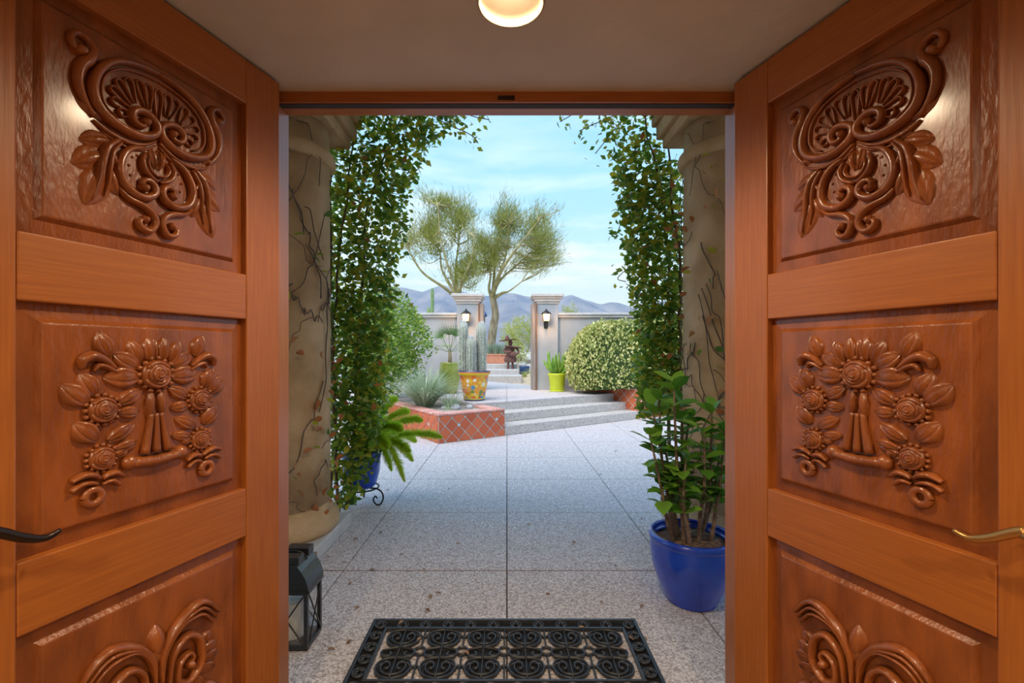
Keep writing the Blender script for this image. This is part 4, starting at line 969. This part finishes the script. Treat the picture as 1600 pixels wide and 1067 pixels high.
# sculpture
sc = empty('metal_sculpture', (.135, 17.1, .833)); tag(sc, 'rusty metal figure sculpture in a wide hat on the upper steps', 'sculpture')
for s_ in (-1, 1):
    MB().tube([(s_ * .09, 0, .01), (s_ * .085, 0, .2), (s_ * .06, 0, .38)], [.05, .04, .06], 8).build('leg', rust, sc)
    MB().box(s_ * .09 - .045, s_ * .09 + .045, -.13, .05, 0, .03).build('boot', rust, sc)
MB().lathe([(.22, .26), (.25, .36), (.19, .52), (.13, .62), (.16, .74), (.15, .84), (.06, .90), (.05, .92)], 12, sy=.6).build('torso', rust, sc)
MB().tube(smooth_path([(-.15, 0, .83), (-.24, -.05, .70), (-.12, -.2, .64), (.02, -.22, .66)], 4), .04, 7).build('arm', rust, sc)
MB().tube(smooth_path([(.15, 0, .83), (.27, -.04, .74), (.30, -.16, .62), (.2, -.22, .56)], 4), .04, 7).build('arm', rust, sc)
MB().tube([(-.36, -.2, .50), (.3, -.2, .58)], [.012, .012], 6).build('guitar_neck', rust, sc); MB().sphere((.12, -.22, .56), .13, .05, .10).build('guitar_body', rust, sc)
MB().sphere((0, 0, 1.0), .085, .085, .10).build('head', rust, sc)
MB().lathe([(0, 1.075), (.30, 1.09), (.33, 1.12), (.30, 1.115), (.10, 1.10), (.085, 1.2), (.03, 1.29), (0, 1.295)], 18, M=Matrix.Rotation(radians(-6), 4, 'Y')).build('hat', rust, sc)
MB().lathe([(.13, .80), (.34, .84), (.345, .86), (.12, .88)], 16, sy=.7, M=Matrix.Rotation(radians(7), 4, 'Y')).build('shawl', rust, sc)
# navy pot
nb_ = empty('garden_pot', (.66, 16.9, gz(.66, 16.9) - .03)); tag(nb_, 'dark navy glazed pot beside the upper steps', 'pot')
pot_shape([(0, 0), (.14, 0), (.16, .03), (.19, .22), (.205, .28), (.205, .32)], .02, .28, nb_, navy_glaze)
# rocks and small desert plants
for i, (px, py, d, r, lab) in enumerate(((822, 548, 19.5, .42, 'large pale boulder behind the navy pot'), (832, 540, 21, .45, 'white rock on the slope behind the gate post'), (815, 556, 18.6, .2, 'small pale rock above the navy pot'), (828, 566, 17.6, .2, 'pale stone at the foot of the gate slope'))):
    p = W(px, py, d); z = gz(p.x, d)
    tag(MB().sphere((0, 0, r * .3), r, r * .8, r * .7, 9, 6, .16).build('boulder', rock_m, loc=(p.x, d, z)), lab, 'rock')
for px, d, n, h, lab in ((836, 15.6, 90, .55, 'dry straw grass tuft at the inner foot of the gate pillar'), (820, 16.3, 50, .3, 'low dry grass beside the navy pot')):
    x = (px - CX) / F * d; g = empty('dry_grass', (x, d, gz(x, d) - .02)); tag(g, lab, 'grass plant'); blades(n, h, .7, .008, base_r=.1).build('blades', bush_far, g, fix=False, kind='stuff')
shrub((812 - CX) / F * 18.6, 18.6, gz(.53, 18.6), .95, .38, .35, 500, bush_far, 'round yellow-green bush behind the metal sculpture', (.06, .10), .55)

# trees
def tree(name, label, base, fork, limbs, crown, n_attr, trunk_r, slivers=60):
    b = Vector(base); t = empty(name, b); tag(t, label, 'tree', 'palo verde trees beyond the gate')
    tr_ = smooth_path([Vector(q) - b for q in fork], 6); MB().tube(tr_, lerpn([trunk_r * 1.25, trunk_r, trunk_r * .85], len(tr_)), 9).build('trunk', trunk_m, t, smooth=True)
    top = tr_[-1]; limb_pts = []
    for L in limbs:
        p = smooth_path([top - Vector((0, 0, .15))] + [Vector(q) - b for q in L], 7); MB().tube(p, lerpn([trunk_r * .55, trunk_r * .38, trunk_r * .2, .02], len(p)), 7).build('limb', bark_m, t, smooth=True); limb_pts += p[len(p) // 4:]
    br = MB(); tw = MB(); 
    for k in range(n_attr):
        c_, r_ = random.choice(crown); c_ = Vector(c_) - b
        while True:
            v = Vector((random.uniform(-1, 1), random.uniform(-1, 1), random.uniform(-1, 1)))
            if v.length <= 1: break
        a = c_ + Vector((v.x * r_[0], v.y * r_[1], v.z * r_[2]))
        s = min(limb_pts, key=lambda q: (q - a).length + max(0, q.z - a.z) * 2); mid = s.lerp(a, .5) + Vector((random.gauss(0, .12), random.gauss(0, .12), random.gauss(.0, .12)))
        p = smooth_path([s, mid, a], 4); br.tube(p, lerpn([.028, .016, .007], len(p)), 4, cap=False)
        out = (a - top).normalized()
        for q in range(slivers):
            o = p[random.randrange(3, len(p))] + Vector((random.gauss(0, .17), random.gauss(0, .17), random.gauss(0, .15)))
            dr = (out + Vector((random.gauss(0, .55), random.gauss(0, .55), random.gauss(.25, .5)))).normalized(); l = random.uniform(.15, .42); sd = dr.orthogonal().normalized() * random.uniform(.006, .013)
            tw.add([o + sd, o - sd, o + dr * l], [(0, 1, 2)])
    br.build('branches', bark_m, t, fix=False, kind='stuff'); tw.build('foliage', tree_leaf, t, fix=False, kind='stuff')
d1, d2 = 20.0, 18.5
def w1(x, y, dd=0): return W(x, y, d1 + dd)
def w2(x, y, dd=0): return W(x, y, d2 + dd)
tree('palo_verde_tree', 'palo verde tree with a leaning trunk seen through the gate', (w1(763, 545).x, d1, .98), [(w1(763, 545).x, d1, .98), w1(771, 510), w1(774, 490), w1(769, 462)],
     [[w1(764, 450, .2), w1(766, 425, .5), w1(752, 390, .8)], [w1(775, 440, -.3), w1(790, 400, -.6), w1(795, 350, -1)], [w1(780, 440, .3), w1(812, 410, .8), w1(845, 380, 1.2)], [w1(785, 458, -.4), w1(795, 455, -.8), w1(815, 440, -1.2)], [w1(772, 430, 1), w1(775, 380, 1.6), w1(788, 330, 2)], [w1(785, 420, -1), w1(830, 360, -1.6), w1(850, 335, -2)]],
     [(w1(790, 380), (1.7, 1.9, 1.5)), (w1(830, 390), (1.45, 1.7, 1.15)), (w1(800, 335), (1.0, 1.3, .75)), (w1(845, 350), (.9, 1.2, .9)), (w1(760, 400), (.9, 1.2, 1.1)), (w1(862, 395), (.7, 1, .8))], 210, .17)
tree('palo_verde_tree', 'palo verde tree with long spreading limbs rising behind the cactus pillar', (w2(722, 545).x, d2, .95), [(w2(722, 545).x, d2, .95), w2(721, 510), w2(720, 475), w2(716, 462)],
     [[w2(695, 450, -.3), w2(660, 425, -.6), w2(638, 390, -.9), w2(630, 375, -1)], [w2(703, 445, .3), w2(690, 420, .6), w2(686, 390, .8), w2(668, 372, 1)], [w2(712, 430, .8), w2(715, 390, 1.2), w2(722, 340, 1.5)], [w2(722, 440, -.6), w2(735, 410, -1), w2(742, 370, -1.3)], [w2(708, 440, -1), w2(690, 380, -1.4), w2(684, 320, -1.6)]],
     [(w2(712, 400), (1.0, 1.4, 1.25)), (w2(690, 355), (1.1, 1.4, 1.2)), (w2(722, 340), (.75, 1.1, .95)), (w2(655, 375), (.9, 1, .65)), (w2(730, 425), (.6, .9, .6)), (w2(675, 330), (.75, 1.1, .8))], 165, .15, 48)
shrub((818 - CX) / F * 27, 27, 1.0, 2.7, 1.15, 1.0, 2600, bush_far, 'yellow-green desert tree framed in the gateway', (.10, .2), .62, 'desert_tree', 6, .25)
shrub((797 - CX) / F * 30, 30, 1.0, 2.5, .75, .8, 1100, bush_far, 'thin pale desert bush behind the sculpture', (.10, .2), .62, 'desert_tree', 5, .22)
shrub((890 - CX) / F * 24, 24, 1.0, 3.05, .62, .7, 1300, bush_far, 'yellow-green bush showing above the garden wall by the lime-pot pillar', (.10, .18), .66, 'desert_tree', 5, .3)
shrub((965 - CX) / F * 26, 26, 1.0, 2.2, 1.4, .8, 1500, bush_far, 'low desert bush behind the hedge wall', (.10, .18), .6, 'desert_tree', 5, .3)
for px, yt, d, r, lab in ((675.5, 450, 26, .09, 'tall slender saguaro cactus behind the garden wall'), (670, 480, 27, .12, 'short saguaro stump beside the tall saguaro')):
    p = W(px, yt, d); z0 = gz(p.x, d) - .1; h = p.z - z0; n = 18; vs = []; fs = []
    rows = [(r * .85, 0), (r, h * .5), (r, h - .3), (r * .8, h - .1), (r * .35, h - .01), (0.01, h)]
    for rr, z in rows:
        for k in range(n): q = rr * (1 + (.1 if k % 2 else -.1)); vs.append((q * cos(2 * pi * k / n), q * sin(2 * pi * k / n), z))
    for i in range(len(rows) - 1):
        for k in range(n): fs.append((i * n + k, i * n + (k + 1) % n, (i + 1) * n + (k + 1) % n, (i + 1) * n + k))
    tag(MB().add(vs, fs).build('saguaro', saguaro_m, loc=(p.x, d, z0)), lab, 'cactus')
# lamp on a thin post behind the gate
p = W(757.5, 492, 14.2)
gl = empty('garden_lamp', (p.x, 14.2, .42)); tag(gl, 'dark bell-shaped garden lamp on a thin post behind the gate', 'garden lamp')
MB().tube([(0, 0, 0), (0, 0, p.z - .45)], .012, 6).build('post', iron, gl); MB().lathe([(.075, -.05), (.07, .0), (.04, .07), (.01, .12), (0, .13)], 12, c=(0, 0, p.z - .42)).build('bell_shade', navy_glaze, gl, smooth=True)

# mountains
prof = [(-900, 440), (-400, 462), (0, 440), (250, 455), (420, 446), (520, 455), (600, 452), (622, 449), (636, 450), (650, 452), (662, 456), (676, 450), (690, 446), (704, 449), (722, 455), (745, 460), (765, 462), (785, 457), (805, 458), (822, 461), (840, 466), (862, 470), (880, 464), (893, 461), (905, 465), (925, 471), (940, 474), (955, 471), (968, 474), (985, 479), (1040, 470), (1150, 462), (1300, 470), (1700, 455), (2400, 468)]
def ridge(px):
    for (a, b), (c, d) in zip(prof, prof[1:]):
        if a <= px <= c: t = (px - a) / (c - a); return b + (d - b) * t
    return 460
MDp = 5000.0; vs = []; fs = []; NX, NY = 420, 16
from mathutils import noise as mn
for j in range(NY + 1):
    t = j / NY
    for i in range(NX + 1):
        px = -600 + 2800 * i / NX; x = (px - CX) / F * MDp; hr = (YH - ridge(px)) / F * MDp
        y = MDp - 1500 * (1 - t); e = t ** 1.15
        nz_ = mn.fractal(Vector((x * .0035, y * .0018, 3)), .9, 2.1, 5)
        vs.append((x, y, hr * e * (1 + .30 * nz_ * (1 - t) * 1.6) + 22 * nz_ * t + (0 if t > .01 else -20)))
for i in range(NX + 1): vs.append((vs[i][0], MDp + 900, -20))
for j in range(NY + 1):
    for i in range(NX): fs.append((j * (NX + 1) + i, j * (NX + 1) + i + 1, (j + 1) * (NX + 1) + i + 1, (j + 1) * (NX + 1) + i))
tag(MB().add(vs, fs).build('mountain_range', mount_m), 'distant rocky mountain range along the horizon', 'mountains', kind='structure')
# air between the garden and the mountains
hz = bpy.data.materials.new('distant_air'); hz.use_nodes = True; t = hz.node_tree; t.nodes.clear(); o = t.nodes.new('ShaderNodeOutputMaterial'); v = t.nodes.new('ShaderNodeVolumeScatter')
v.inputs['Color'].default_value = (.30, .52, 1, 1); v.inputs['Density'].default_value = 2.3e-4; v.inputs['Anisotropy'].default_value = 0
t.links.new(v.outputs[0], o.inputs['Volume'])
tag(MB().box(-9000, 9000, 700, 6500, -60, 760).build('distant_haze', hz), 'thin blue air haze in front of the distant mountains', 'haze', kind='stuff')

# fallen leaves on the patio
dm = leaf_mesh('fallen_leaf', leaf_fallen, .5, .4)
spots = [(607, 815), (597, 834), (515, 872), (541, 879), (551, 843), (630, 867), (577, 892), (662, 890), (680, 928), (672, 931), (665, 953), (549, 911), (541, 1008), (524, 1017), (555, 954), (700, 765), (608, 766), (940, 742), (1003, 812), (1008, 836), (963, 884), (1000, 950), (940, 945), (1005, 997), (720, 960), (860, 930), (900, 850), (720, 850), (830, 820), (960, 705)]
for px, py in spots:
    d = F * EYE / (py - YH); p = W(px, py, d); s_ = random.uniform(.022, .05)
    if abs(p.x + .012) < MW and 1.86 < p.y < 2.4: continue
    link('fallen_leaf', dm, None, None, (p.x, p.y, .007), (random.uniform(-.1, .1), random.uniform(-.15, .15), random.uniform(0, 6.3)), (s_, s_, s_), label='curled dry brown leaf fallen on the patio slabs', cat='leaf', group='fallen leaves on the patio')
for x, y in ((-.42, 2.22), (-.56, 2.33), (.40, 2.30), (-.2, 2.12), (.62, 2.2)):
    link('fallen_leaf', dm, None, None, (x, y, .026), (.1, .1, random.uniform(0, 6.3)), (.035, .035, .035), label='small dry leaf caught on the rubber doormat', cat='leaf', group='dry leaves on the doormat')
